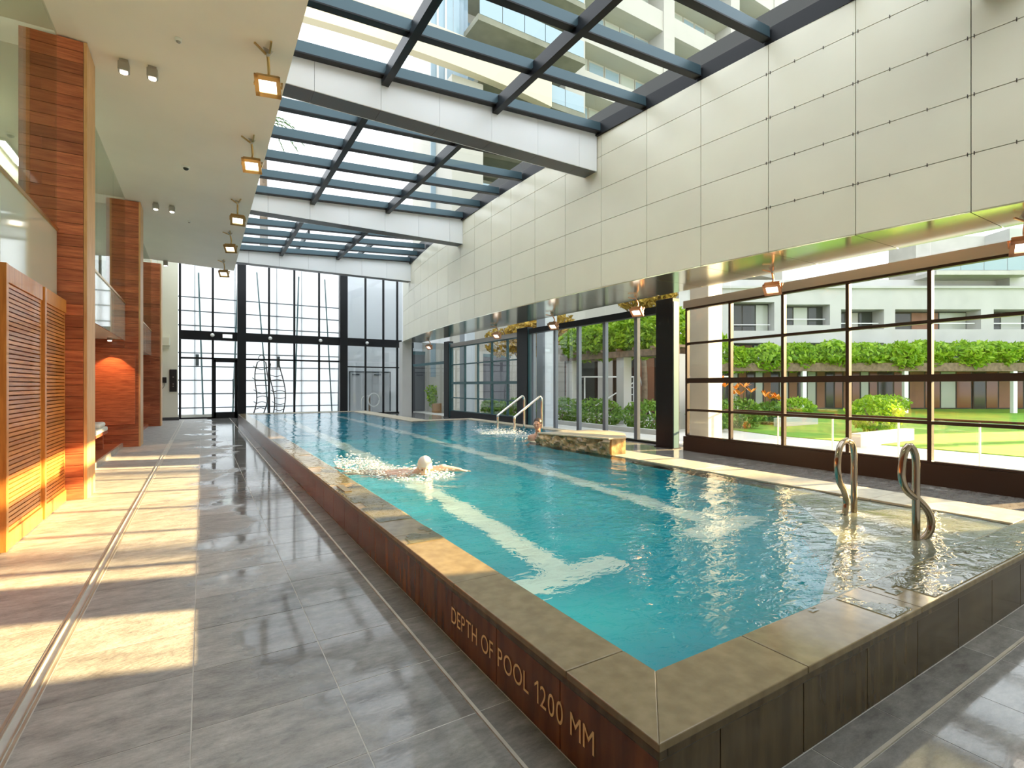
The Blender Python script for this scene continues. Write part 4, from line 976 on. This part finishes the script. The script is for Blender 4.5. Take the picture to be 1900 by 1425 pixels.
for k in (-1, 1):
    a = bp0 - f2 * 0.10 + s2 * (0.09 * k) + Vector((0, 0, ZW + 0.14)); limb(sm_, [a, a - Vector((0, 0, 0.06)) - f2 * 0.06, a - Vector((0, 0, 0.22)) - f2 * 0.06], [0.022, 0.024, 0.026]); 
obj('swimsuit', sm_, 'swim_red', pb, True)
def splash(label, c, spread, n_, seed):
    r_ = random.Random(seed); mb = MB()
    for i in range(n_):
        a = r_.uniform(0, 2 * PI); q = r_.random() ** 0.7
        x, y = c[0] + spread[0] * q * math.cos(a), c[1] + spread[1] * q * math.sin(a); r0 = r_.uniform(0.004, 0.013)
        mb.ball((x, y, ZW + wave(x, y) + r_.uniform(0.0, 0.010) + (r_.random() ** 6) * 0.12), r0 * r_.uniform(1, 2.4), r0 * r_.uniform(1, 2.2), r0 * 0.4, 6, 4)
    tag(obj('water_splash', mb, 'foam', None, True), label, 'splash', kind='stuff')
splash('white foam kicked up around the lap swimmer', (2.35, 6.35), (0.55, 0.55), 650, 3)
splash('trail of foam behind the lap swimmer', (1.95, 7.4), (0.32, 0.9), 700, 4)
splash('churned white foam by the spa handrails', (6.25, 10.6), (0.5, 1.5), 1200, 5)

# ------------------------------------------------------------------ garden: lawn, planting, pergola, pillars, balustrade
GZ = -0.035
def leaves(c, rad, n_, size, mat_seed, flat=0.0):
    r_ = random.Random(mat_seed); mb = MB(); c = Vector(c)
    for i in range(n_):
        d = Vector((r_.gauss(0, 1), r_.gauss(0, 1), r_.gauss(0, 1))).normalized(); q = r_.uniform(0.62, 1.0) ** 0.6
        bump_ = 1 + 0.22 * noise.noise(d * 2.3 + c)
        p = c + Vector((d.x * rad[0], d.y * rad[1], d.z * rad[2])) * (q * bump_)
        n1 = Vector((r_.gauss(0, 1), r_.gauss(0, 1), r_.gauss(0.6, 1))).normalized(); u = n1.orthogonal().normalized()
        u = (u * math.cos(r_.uniform(0, 6)) + n1.cross(u) * math.sin(r_.uniform(0, 6))).normalized(); w = n1.cross(u); l = size * r_.uniform(0.6, 1.3)
        mb.add([p - u * l, p + w * l * 0.45 + n1 * l * .12, p + u * l, p - w * l * 0.45 + n1 * l * .12], [(0, 1, 2, 3)])
    return mb
def shrub(name, label, cat, group, c, rad, n_, size, mat, seed, stem=True, extra=None):
    t = thing(name, label, cat, (c[0], c[1], GZ), 0, group)
    mb = leaves(c, rad, n_, size, seed)
    for (cc, rr, nn) in (extra or []): m2 = leaves(cc, rr, nn, size, seed + 11); mb.add(m2.v, m2.f)
    o = obj('foliage', mb, mat, t); o['kind'] = 'stuff'
    if stem:
        r_ = random.Random(seed)
        for k in range(3):
            a = r_.uniform(0, 6.28)
            obj('stem', MB().tube([(c[0] + .05 * math.cos(a), c[1] + .05 * math.sin(a), GZ), (c[0] + rad[0] * .3 * math.cos(a), c[1] + rad[1] * .3 * math.sin(a), c[2] - rad[2] * .2), (c[0] + rad[0] * .6 * math.cos(a), c[1] + rad[1] * .6 * math.sin(a), c[2] + rad[2] * .4)], [0.03, 0.012], 6), 'bark', t)
    return t
lawn = struct('lawn', 'bright green mown lawn', MB().prism([(15, -30), (70, -30), (70, 16), (26, 19), (19, 15.5), (15.6, 11.0), (15, 9)], GZ - 0.01, GZ + 0.02), 'lawn')
def gp(u, v): return at_z(u, v, GZ)
# square concrete pillars outside the glazing
for y, lab in ((8.55, 'tall square concrete pillar outside the near grid window'), (15.6, 'tall bluish concrete pillar outside the sliding doors'), (22.3, 'tall concrete pillar outside the far grid window'), (0.93, 'concrete pillar outside view to the right')):
    tag(obj('concrete_pillar', MB().box(10.75, 11.30, y - 0.28, y + 0.28, GZ, 9.0), 'concrete_blue' if y > 10 else 'concrete', bevel=0.015), lab, 'pillar', 'concrete pillars outside the glazing')
# pergola along the path beyond the sliding doors
pg = thing('pergola', 'vine covered pergola on pale posts beyond the sliding doors', 'pergola', (14.4, 16.5, GZ))
for y in (12.4, 15.05, 18.35): obj('post', MB().box(14.2, 14.62, y - 0.21, y + 0.21, GZ, 2.62), 'concrete_pale', pg, bevel=0.01)
for x in (14.1, 14.75, 15.5): obj('beam', MB().box(x, x + 0.12, 12.1, 18.9, 2.62, 2.86), 'bark', pg)
for i in range(8): obj('slat', MB().box(13.9, 16.4, 12.2 + 0.9 * i, 12.28 + 0.9 * i, 2.86, 2.95), 'bark', pg)
for i, (c, r_, n_) in enumerate((((14.6, 18.0, 3.35), (0.9, 1.0, 0.75), 2400), ((14.7, 16.4, 3.45), (1.0, 1.2, 0.85), 2800), ((14.8, 14.6, 3.5), (1.0, 1.3, 0.9), 2800), ((14.9, 13.2, 3.5), (1.0, 1.0, 0.95), 2400))):
    o = obj('vine', leaves(c, r_, n_, 0.13, 40 + i), 'leaf_bright', pg); o['kind'] = 'stuff'
hl = ['left', 'middle', 'right']
for i, (u, w_) in enumerate(((1050, 1.0), (1112, 1.25), (1208, 1.15))):
    p = Vector((13.2, (17.4, 15.2, 12.6)[i], 0)); c = (p.x, p.y, 0.42)
    shrub('garden_shrub', hl[i] + ' one of three low round shrubs beyond the sliding doors', 'shrub', 'low shrubs beyond the sliding doors', c, (0.72, 0.98 * w_, 0.58), 1900, 0.075, 'leaf_mid', 60 + i)
tag(obj('garden_kerb', MB().box(12.05, 12.2, 11.0, 16.6, GZ, 0.12), 'concrete_pale', bevel=0.01), 'low pale kerb in front of the round shrubs', 'kerb')
# white tubular frames under the pergola
def tframe(label, x, y, w, h, rz):
    t = thing('tubular_frame', label, 'frame', (x, y, GZ), rz, 'white tubular frames under the pergola')
    M = world(t)
    def tb(a, b, n_='tube'):
        obj(n_, MB().bar(M @ Vector(a), M @ Vector(b), 0.05, 0.05), 'white_tube', t)
    for a in (-w / 2, w / 2):
        for b in (-0.5, 0.5): tb((a, b, 0), (a, b, h))
        tb((a, -0.5, h), (a, 0.5, h))
    for b in (-0.5, 0.5): tb((-w / 2, b, h), (w / 2, b, h), 'top_bar')
    tb((-w / 2, -0.5, 0.3), (w / 2, -0.5, h * 0.95), 'brace'); tb((w / 2, -0.5, h), (w / 2 + 0.55, -0.5, 0.0), 'brace')
    for k in range(4): tb((w / 2 - 0.35, 0.5, 0.4 + 0.35 * k), (w / 2, 0.5, 0.4 + 0.35 * k), 'rung')
tframe('white tubular frame seen left of the second pergola post', 16.6, 18.3, 2.6, 1.95, -0.5)
tframe('white tubular frame with brace seen right of the second pergola post', 17.4, 13.9, 2.2, 1.9, -0.4)
# planting in view of the near grid window
fl_ = [(1318, 800, 1.55, 0.75, 'tall orange flowered plant beside the concrete pillar'), (1372, 795, 1.35, 0.8, 'orange flowered plant in the middle of the flower bed'), (1428, 788, 1.1, 0.6, 'orange and red flowered plant at the right of flower bed')]
for i, (u, v, h, w_, lab) in enumerate(fl_):
    p = gp(u, v)
    t = thing('flowering_plant', lab, 'plant', (p.x, p.y, GZ), 0, 'orange flowering plants in the bed')
    mb = leaves((p.x, p.y, h * 0.36), (w_, w_, h * 0.40), 1300, 0.085, 80 + i); o = obj('foliage', mb, 'leaf_mid', t); o['kind'] = 'stuff'
    r_ = random.Random(i)
    for k in range(6):
        a = r_.uniform(0, 6.28); q = r_.uniform(0.1, w_ * 0.75); top = Vector((p.x + q * math.cos(a), p.y + q * math.sin(a), h * r_.uniform(0.82, 1.08)))
        s_ = obj('stem', MB().tube([(p.x + q * .3 * math.cos(a), p.y + q * .3 * math.sin(a), GZ), (p.x + q * .8 * math.cos(a), p.y + q * .8 * math.sin(a), h * .5), top], 0.012, 5), 'leaf_dark', t)
        pet = MB()
        for j in range(6):
            b = r_.uniform(0, 6.28); d = Vector((math.cos(b), math.sin(b), r_.uniform(0.4, 1.3))).normalized() * 0.30; w2 = d.cross(Vector((0, 0, 1))).normalized() * 0.055
            pet.add([top, top + d * .5 + w2, top + d, top + d * .5 - w2], [(0, 1, 2, 3)])
        obj('bloom', pet, 'orange_petal', t)
for i, (u, v, w_, h, lab) in enumerate(((1478, 776, 1.0, 0.8, 'pale green shrub in a low white planter left of centre mullion'), (1622, 806, 0.95, 1.0, 'upright yellow green shrub in a low white planter'), (1640, 770, 1.5, 0.9, 'rounded bright shrub behind the low planter'))):
    p = gp(u, v)
    shrub('garden_shrub', lab, 'shrub', 'shrubs on the lawn', (p.x, p.y, 0.5 * h + 0.1), (w_ * .8, w_ * .8, h * .55), 1500, 0.08, 'leaf_bright', 90 + i)
for i, (u, v, w_, lab) in enumerate(((1478, 790, 1.3, 'low white planter wall around the pale shrub'), (1640, 823, 1.5, 'low white planter wall around the upright shrub'))):
    p = gp(u, v)
    tag(obj('planter_wall', MB().box(p.x - w_, p.x + w_, p.y - 0.12, p.y + 0.12, GZ, 0.30), 'concrete_pale', bevel=0.01), lab, 'planter', 'low white planter walls')
# slim glass balustrade outside the near window
bl = thing('glass_balustrade', 'glass balustrade with slim pale posts outside near grid window', 'balustrade', (10.9, 5, GZ))
ty = [8.1, 6.9, 5.7, 4.5, 3.3, 2.2]
for y in ty: obj('post', MB().box(11.45, 11.48, y - 0.012, y + 0.012, GZ, 0.86), 'white_tube', bl)
obj('top_rail', MB().box(11.44, 11.50, 2.0, 8.3, 0.86, 0.90), 'bronze_metal', bl)
for a, b in zip(ty, ty[1:]): obj('pane', MB().box(11.466, 11.474, b + .04, a - .04, 0.05, 0.84), 'pane', bl)
# planting seen through the far grid window and the sidelight
for i, (x, y, w_, h) in enumerate(((11.9, 21.6, 0.45, 0.9), (11.9, 20.3, 0.45, 0.8), (11.9, 19.1, 0.5, 1.0), (11.9, 17.8, 0.45, 0.9))):
    shrub('leafy_plant', ['leftmost', 'second from left', 'third from left', 'rightmost'][i] + ' leafy green plant outside the far grid window', 'plant', 'plants outside the far grid window', (x, y, 0.5 * h), (w_, w_, h * .5), 700, 0.09, 'leaf_mid', 110 + i)
shrub('hedge', 'bright green hedge behind the timber planter at the sidelight', 'hedge', None, (12.6, 27.6, 1.0), (1.6, 0.9, 0.95), 2600, 0.10, 'leaf_bright', 120)
tag(obj('timber_planter', MB().box(11.0, 14.4, 26.5, 26.7, GZ, 0.50), 'planter_timber', bevel=0.01), 'orange brown timber planter outside the sidelight', 'planter')
gw = thing('garden_wall', 'dark grey wall with round lamp behind the hedge', 'wall', (13, 29.0, 0))
obj('wall', MB().box(10.6, 17.5, 29.0, 29.3, GZ, 3.35), 'grey_wall', gw)
obj('coping', MB().box(10.55, 17.55, 28.95, 29.35, 3.35, 3.55), 'teal_paint', gw)
obj('lamp', MB().tube([(12.9, 29.0, 1.75), (12.9, 28.93, 1.75)], 0.13, 16), 'white_plastic', gw)
shrub('wall_creeper', 'dark green creeper on top of the grey garden wall', 'plant', None, (13.5, 29.6, 4.4), (2.2, 0.8, 0.9), 1800, 0.13, 'leaf_mid', 121, stem=False)
def tree(label, x, y, h, crown, n_, mat, seed, size=0.16):
    t = thing('tree', label, 'tree', (x, y, GZ), 0, 'garden trees')
    obj('trunk', MB().tube([(x, y, GZ), (x + .08, y, h * .3), (x - .05, y + .1, h * .62)], [0.16, 0.09], 8, 3), 'bark', t, True)
    r_ = random.Random(seed)
    for k in range(5):
        a = r_.uniform(0, 6.28); obj('branch', MB().tube([(x, y, h * .5), (x + crown * .4 * math.cos(a), y + crown * .4 * math.sin(a), h * .68), (x + crown * .7 * math.cos(a), y + crown * .7 * math.sin(a), h * .85)], [0.06, 0.02], 6, 2), 'bark', t)
    mb = MB()
    for k in range(6):
        a = r_.uniform(0, 6.28); q = crown * r_.uniform(0.1, 0.6)
        m2 = leaves((x + q * math.cos(a), y + q * math.sin(a), h * r_.uniform(.62, .92)), (crown * .5, crown * .5, crown * .4), n_ // 6, size, seed + k); mb.add(m2.v, m2.f)
    o = obj('foliage', mb, mat, t); o['kind'] = 'stuff'
tree('autumn tree with yellow leaves behind the far grid window', 15.6, 24.5, 5.4, 2.0, 2600, 'leaf_autumn', 130)
tree('autumn tree with a slim trunk nearer the sliding doors', 15.0, 21.2, 5.6, 1.9, 2600, 'leaf_autumn', 131)
tree('pale yellow tree above the pergola vines', 17.5, 17.0, 6.6, 1.4, 2400, 'leaf_autumn', 132)
tree('green garden tree rising beside the concrete pillar', 17.6, 13.6, 3.7, 0.9, 1800, 'leaf_bright', 133)

# ------------------------------------------------------------------ buildings
def T(lx, d, z): p = FW * d + RT * lx; return Vector((p.x, p.y, z))
D0 = 32.0
apt = thing('apartment_building', 'long pale concrete building with recessed windows across the lawn', 'building', (*T(20, D0, 0).xy, GZ), -YAW)
def ab(name, x0, x1, d0, d1, z0, z1, mat, parent=None, bev=0):
    c = [T(x0, D0 + d0, 0), T(x1, D0 + d0, 0), T(x1, D0 + d1, 0), T(x0, D0 + d1, 0)]
    return obj(name, MB().hexa([(p.x, p.y, z0) for p in c], [(p.x, p.y, z1) for p in c]), mat, parent or apt, bevel=bev)
ab('back_wall', 10.5, 42, 1.2, 2.6, GZ, 8.4, 'concrete_pale')
def cell(x0, x1, z0, z1, mats, dep=1.1, n_=3):
    f = ab('window', x0, x1, dep, dep + 0.09, z0, z1, 'joint_dark')
    w_ = (x1 - x0) / n_
    for i in range(n_): ab('pane', x0 + w_ * i + 0.05, x0 + w_ * (i + 1) - 0.05, dep - 0.02, dep - 0.001, z0 + 0.06, z1 - 0.06, mats[i % len(mats)], f)
bays = [(10.5, 13.95), (16.5, 17.1), (20.0, 20.7), (23.4, 24.1), (29.5, 30.3), (34.5, 35.2), (40, 42)]
for a, b in bays: ab('pier', a, b, 0, 1.25, 2.5, 7.6, 'concrete_pale')
gaps = [(bays[i][1], bays[i + 1][0]) for i in range(len(bays) - 1)]
for i, (a, b) in enumerate(gaps):
    tops = (6.75, 6.6, 6.3, 6.3, 6.3, 6.3)[i]; bots = (4.95, 5.3, 5.04, 5.04, 5.04, 5.04)[i]
    ab('band', a, b, 0, 1.2, tops, 7.6, 'concrete_pale'); ab('band', a, b, 0, 1.2, 4.2, bots, 'concrete_pale')
    ab('band', a, b, 0.15, 1.2, 2.5, 3.3, 'concrete_pale')
    cell(a, b, bots + 0.02, tops - 0.02, (('window_dark', 'window_dark', 'window_pale'), ('window_dark', 'window_pale', 'window_dark'), ('window_dark', 'concrete'), ('window_dark', 'brown_wall', 'window_pale'), ('window_dark', 'window_pale'), ('window_dark',))[i], 0.75 if i < 2 else 1.05)
    cell(a, b, 3.32, 4.18, ('window_dark', 'brown_wall'), 1.05)
    cell(a - 0.35, b + 0.35, 0.0, 2.48, ('window_dark', 'brown_glass', 'brown_wall', 'brown_glass', 'window_pale', 'brown_glass') if i > 1 else ('window_dark', 'window_pale', 'brown_wall'), 1.05, 6)
    r_ = obj('balcony_rail', MB().bar(T(a + .1, D0 + .35, bots + 0.42), T(b - .1, D0 + .35, bots + 0.42), 0.04, 0.05), 'white_tube', apt)
ab('roof_slab', 10.3, 42, -0.15, 2.8, 7.6, 7.75, 'concrete_pale')
ab('upper_wall', 27.0, 42, 2.0, 4.5, 7.75, 11.5, 'concrete')
ab('upper_wall', 31.6, 42, 0.3, 2.0, 7.75, 11.5, 'concrete_pale')
ab('balcony_slab', 26.2, 32.2, -0.6, 2.0, 8.35, 8.6, 'concrete')
for i in range(4): ab('balustrade_pane', 26.3 + 1.45 * i, 27.7 + 1.45 * i, -0.55, -0.52, 8.65, 9.55, 'window_blue')
for i in range(3): ab('pane', 29.0 + 0.85 * i, 29.8 + 0.85 * i, 1.95, 2.0, 7.8, 8.34, 'window_blue')
# long pergola with vines in front of that building
vp = thing('vine_pergola', 'long pergola smothered in bright green vines across the lawn', 'pergola', (*T(20, 28.4, 0).xy, GZ), -YAW)
def vb(name, x0, x1, d0, d1, z0, z1, mat):
    c = [T(x0, d0, 0), T(x1, d0, 0), T(x1, d1, 0), T(x0, d1, 0)]
    return obj(name, MB().hexa([(p.x, p.y, z0) for p in c], [(p.x, p.y, z1) for p in c]), mat, vp)
vb('beam', 10.4, 36, 28.0, 28.18, 2.3, 2.75, 'bark'); vb('beam', 10.4, 36, 29.6, 29.78, 2.3, 2.6, 'bark')
for x in (11.2, 16.0, 21.6, 27.6, 33.0): vb('post', x, x + 0.22, 28.0, 28.2, GZ, 2.3, 'white_tube')
for i in range(14):
    x = 10.6 + 1.85 * i; c = T(x, 28.6 + 0.3 * (i % 2), 3.2 + 0.35 * noise.noise(Vector((x, 2, 1))) + (0.5 if i == 0 else 0))
    o = obj('vine', leaves(c, (1.25, 1.25, 0.78), 1500, 0.17, 150 + i), 'leaf_bright', vp); o['kind'] = 'stuff'

# tower seen through the glazed roof
tw = thing('apartment_tower', 'tall cream apartment tower with balconies above the glazed roof', 'building', (28, 27.5, GZ))
TY = 27.5
obj('body', MB().box(21.0, 46, TY + 1.6, TY + 9, GZ, 40), 'tower_wall', tw)
obj('body', MB().box(13.5, 21.0, TY + 2.0, TY + 9, GZ, 40), 'tower_wall', tw)
for x0, x1 in ((20.9, 22.6), (30.4, 31.6), (38.6, 39.8), (45, 46.2)): obj('pier', MB().box(x0, x1, TY - 0.1, TY + 1.6, GZ, 40), 'tower_wall', tw)
fz = 11.4
lv = 0
while fz < 38:
    for x0, x1 in ((22.6, 30.4), (31.6, 38.6), (39.8, 45)):
        obj('band', MB().box(x0, x1, TY, TY + 1.6, fz, fz + 1.5), 'tower_wall', tw)
        n_ = 5; w_ = (x1 - x0) / n_
        for i in range(n_):
            f = obj('window', MB().box(x0 + w_ * i + .03, x0 + w_ * (i + 1) - .03, TY + 1.45, TY + 1.6, fz + 1.5, fz + 3.5), 'tower_wall', tw)
            obj('pane', MB().box(x0 + w_ * i + .12, x0 + w_ * (i + 1) - .12, TY + 1.43, TY + 1.449, fz + 1.6, fz + 3.35), 'window_blue' if (i + lv) % 3 else 'window_pale', f)
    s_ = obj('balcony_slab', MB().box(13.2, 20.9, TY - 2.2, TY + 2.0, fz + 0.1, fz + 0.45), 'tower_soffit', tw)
    for i in range(5): obj('balustrade_pane', MB().box(13.3 + 1.5 * i, 14.75 + 1.5 * i, TY - 2.22, TY - 2.18, fz + 0.45, fz + 1.5), 'window_blue', tw)
    for i in range(4): obj('pane', MB().box(14.0 + 1.7 * i, 15.6 + 1.7 * i, TY + 1.96, TY + 1.999, fz + 0.6, fz + 3.0), 'window_blue', tw)
    fz += 3.5; lv += 1
for i in range(6): obj('glass_fin', MB().box(11.2 + 0.4 * i, 11.56 + 0.4 * i, TY - 0.8 + 0.25 * abs(i - 2.5), TY - 0.75 + 0.25 * abs(i - 2.5), 2, 40), 'window_blue', tw)
tc = thing('roof_canopy', 'cream cantilevered canopy below the tower balconies', 'canopy', (8, TY, 19))
cv = []
for i in range(15):
    x = 1.5 + 16.5 * i / 14; cv.append((x, TY - 3.2 + 0.010 * (x - 10) ** 2))
obj('canopy', MB().prism(cv + [(x, y + 0.5) for x, y in cv[::-1]], 18.3, 20.0), 'tower_cream', tc)
obj('support', MB().box(11.5, 13.4, TY - 2.4, TY + 2.0, GZ, 18.3), 'tower_wall', tc)

pv = thing('garden_pavilion', 'dark glazed low pavilion behind the pergola posts', 'building', (19, 20, GZ))
obj('wall', MB().box(19.0, 21.5, 16.0, 25.0, GZ, 3.1), 'joint_dark', pv)
obj('roof', MB().box(18.7, 21.8, 15.8, 25.2, 3.1, 3.4), 'concrete', pv)
for i in range(6):
    f = obj('window_frame', MB().box(18.95, 18.999, 16.1 + 1.48 * i, 17.5 + 1.48 * i, 0.1, 2.95), 'bronze_metal', pv)
    obj('pane', MB().box(18.935, 18.949, 16.2 + 1.48 * i, 17.4 + 1.48 * i, 0.2, 2.85), ('window_dark', 'brown_wall', 'window_dark', 'concrete')[i % 4], f)

# unseen block and trees, added to keep low sun off far bays and roof
nb = thing('shade_block', 'plain unseen block added right of the garden to shade the far bays', 'building', (66, 2.5, GZ))
obj('wall', MB().box(62, 72, -6.6, 14, GZ, 30), 'concrete', nb)
for i in range(6):
    for k in range(7): obj('window', MB().box(61.95, 62.0, -5.6 + 3.2 * i, -3.6 + 3.2 * i, 2 + 3.6 * k, 4 + 3.6 * k), 'window_dark', nb)
for i, (x, y) in enumerate(((57, -18.0), (57.5, -12.8), (57, -7.6))):  # added high crowns stop sun streaks on the roof beams
    t = thing('shade_tree', ['first', 'second', 'third'][i] + ' unseen tall tree added right of the lawn to shade the roof', 'tree', (x, y, GZ), 0, 'unseen shade trees added right of the lawn')
    obj('trunk', MB().tube([(x, y, GZ), (x + .3, y, 10), (x - .2, y + .3, 20)], [0.45, 0.2], 10, 3), 'bark', t, True)
    o = obj('foliage', leaves((x, y, 24.0), (3.6, 2.2, 5.4), 9000, 0.42, 300 + i), 'leaf_dark', t); o['kind'] = 'stuff'

pt = thing('palm_tree', 'tall palm whose fronds show at the edge of the glazed roof', 'palm', (2.9, 31.5, GZ))
obj('trunk', MB().tube([(2.9, 31.5, GZ), (2.95, 31.5, 8), (2.9, 31.5, 16.2)], [0.28, 0.18], 10, 4), 'bark', pt, True)
for i in range(14):
    a = 2 * PI * i / 14; d = Vector((math.cos(a), math.sin(a), 0)); c = Vector((2.9, 31.5, 16.2)); L_ = 2.2
    mb = MB(); sd = Vector((-d.y, d.x, 0))
    for k in range(9):
        t_ = (k + 1) / 10; p = c + d * (L_ * t_) + Vector((0, 0, 1.1 * t_ - 1.9 * t_ * t_))
        for q in (-1, 1): mb.add([p, p + sd * (q * 0.42 * (1.1 - t_)) + d * 0.22 - Vector((0, 0, 0.12)), p + d * 0.10], [(0, 1, 2)])
    mb.tube([c, c + d * (L_ * .5) + Vector((0, 0, 0.075)), c + d * L_ + Vector((0, 0, -0.8))], 0.025, 5, 3)
    obj('frond', mb, 'leaf_dark', pt)

nt_ = thing('shade_tower', 'distant unseen tower added to shade the apartment tower', 'building', (156, -10, GZ))  # added out of view to block sun from the apartment tower
obj('wall', MB().box(150, 162, -21, 0, GZ, 92), 'concrete', nt_)
for k in range(24): obj('window_band', MB().box(149.95, 150.0, -20, -1, 3 + 3.6 * k, 4.8 + 3.6 * k), 'window_dark', nt_)
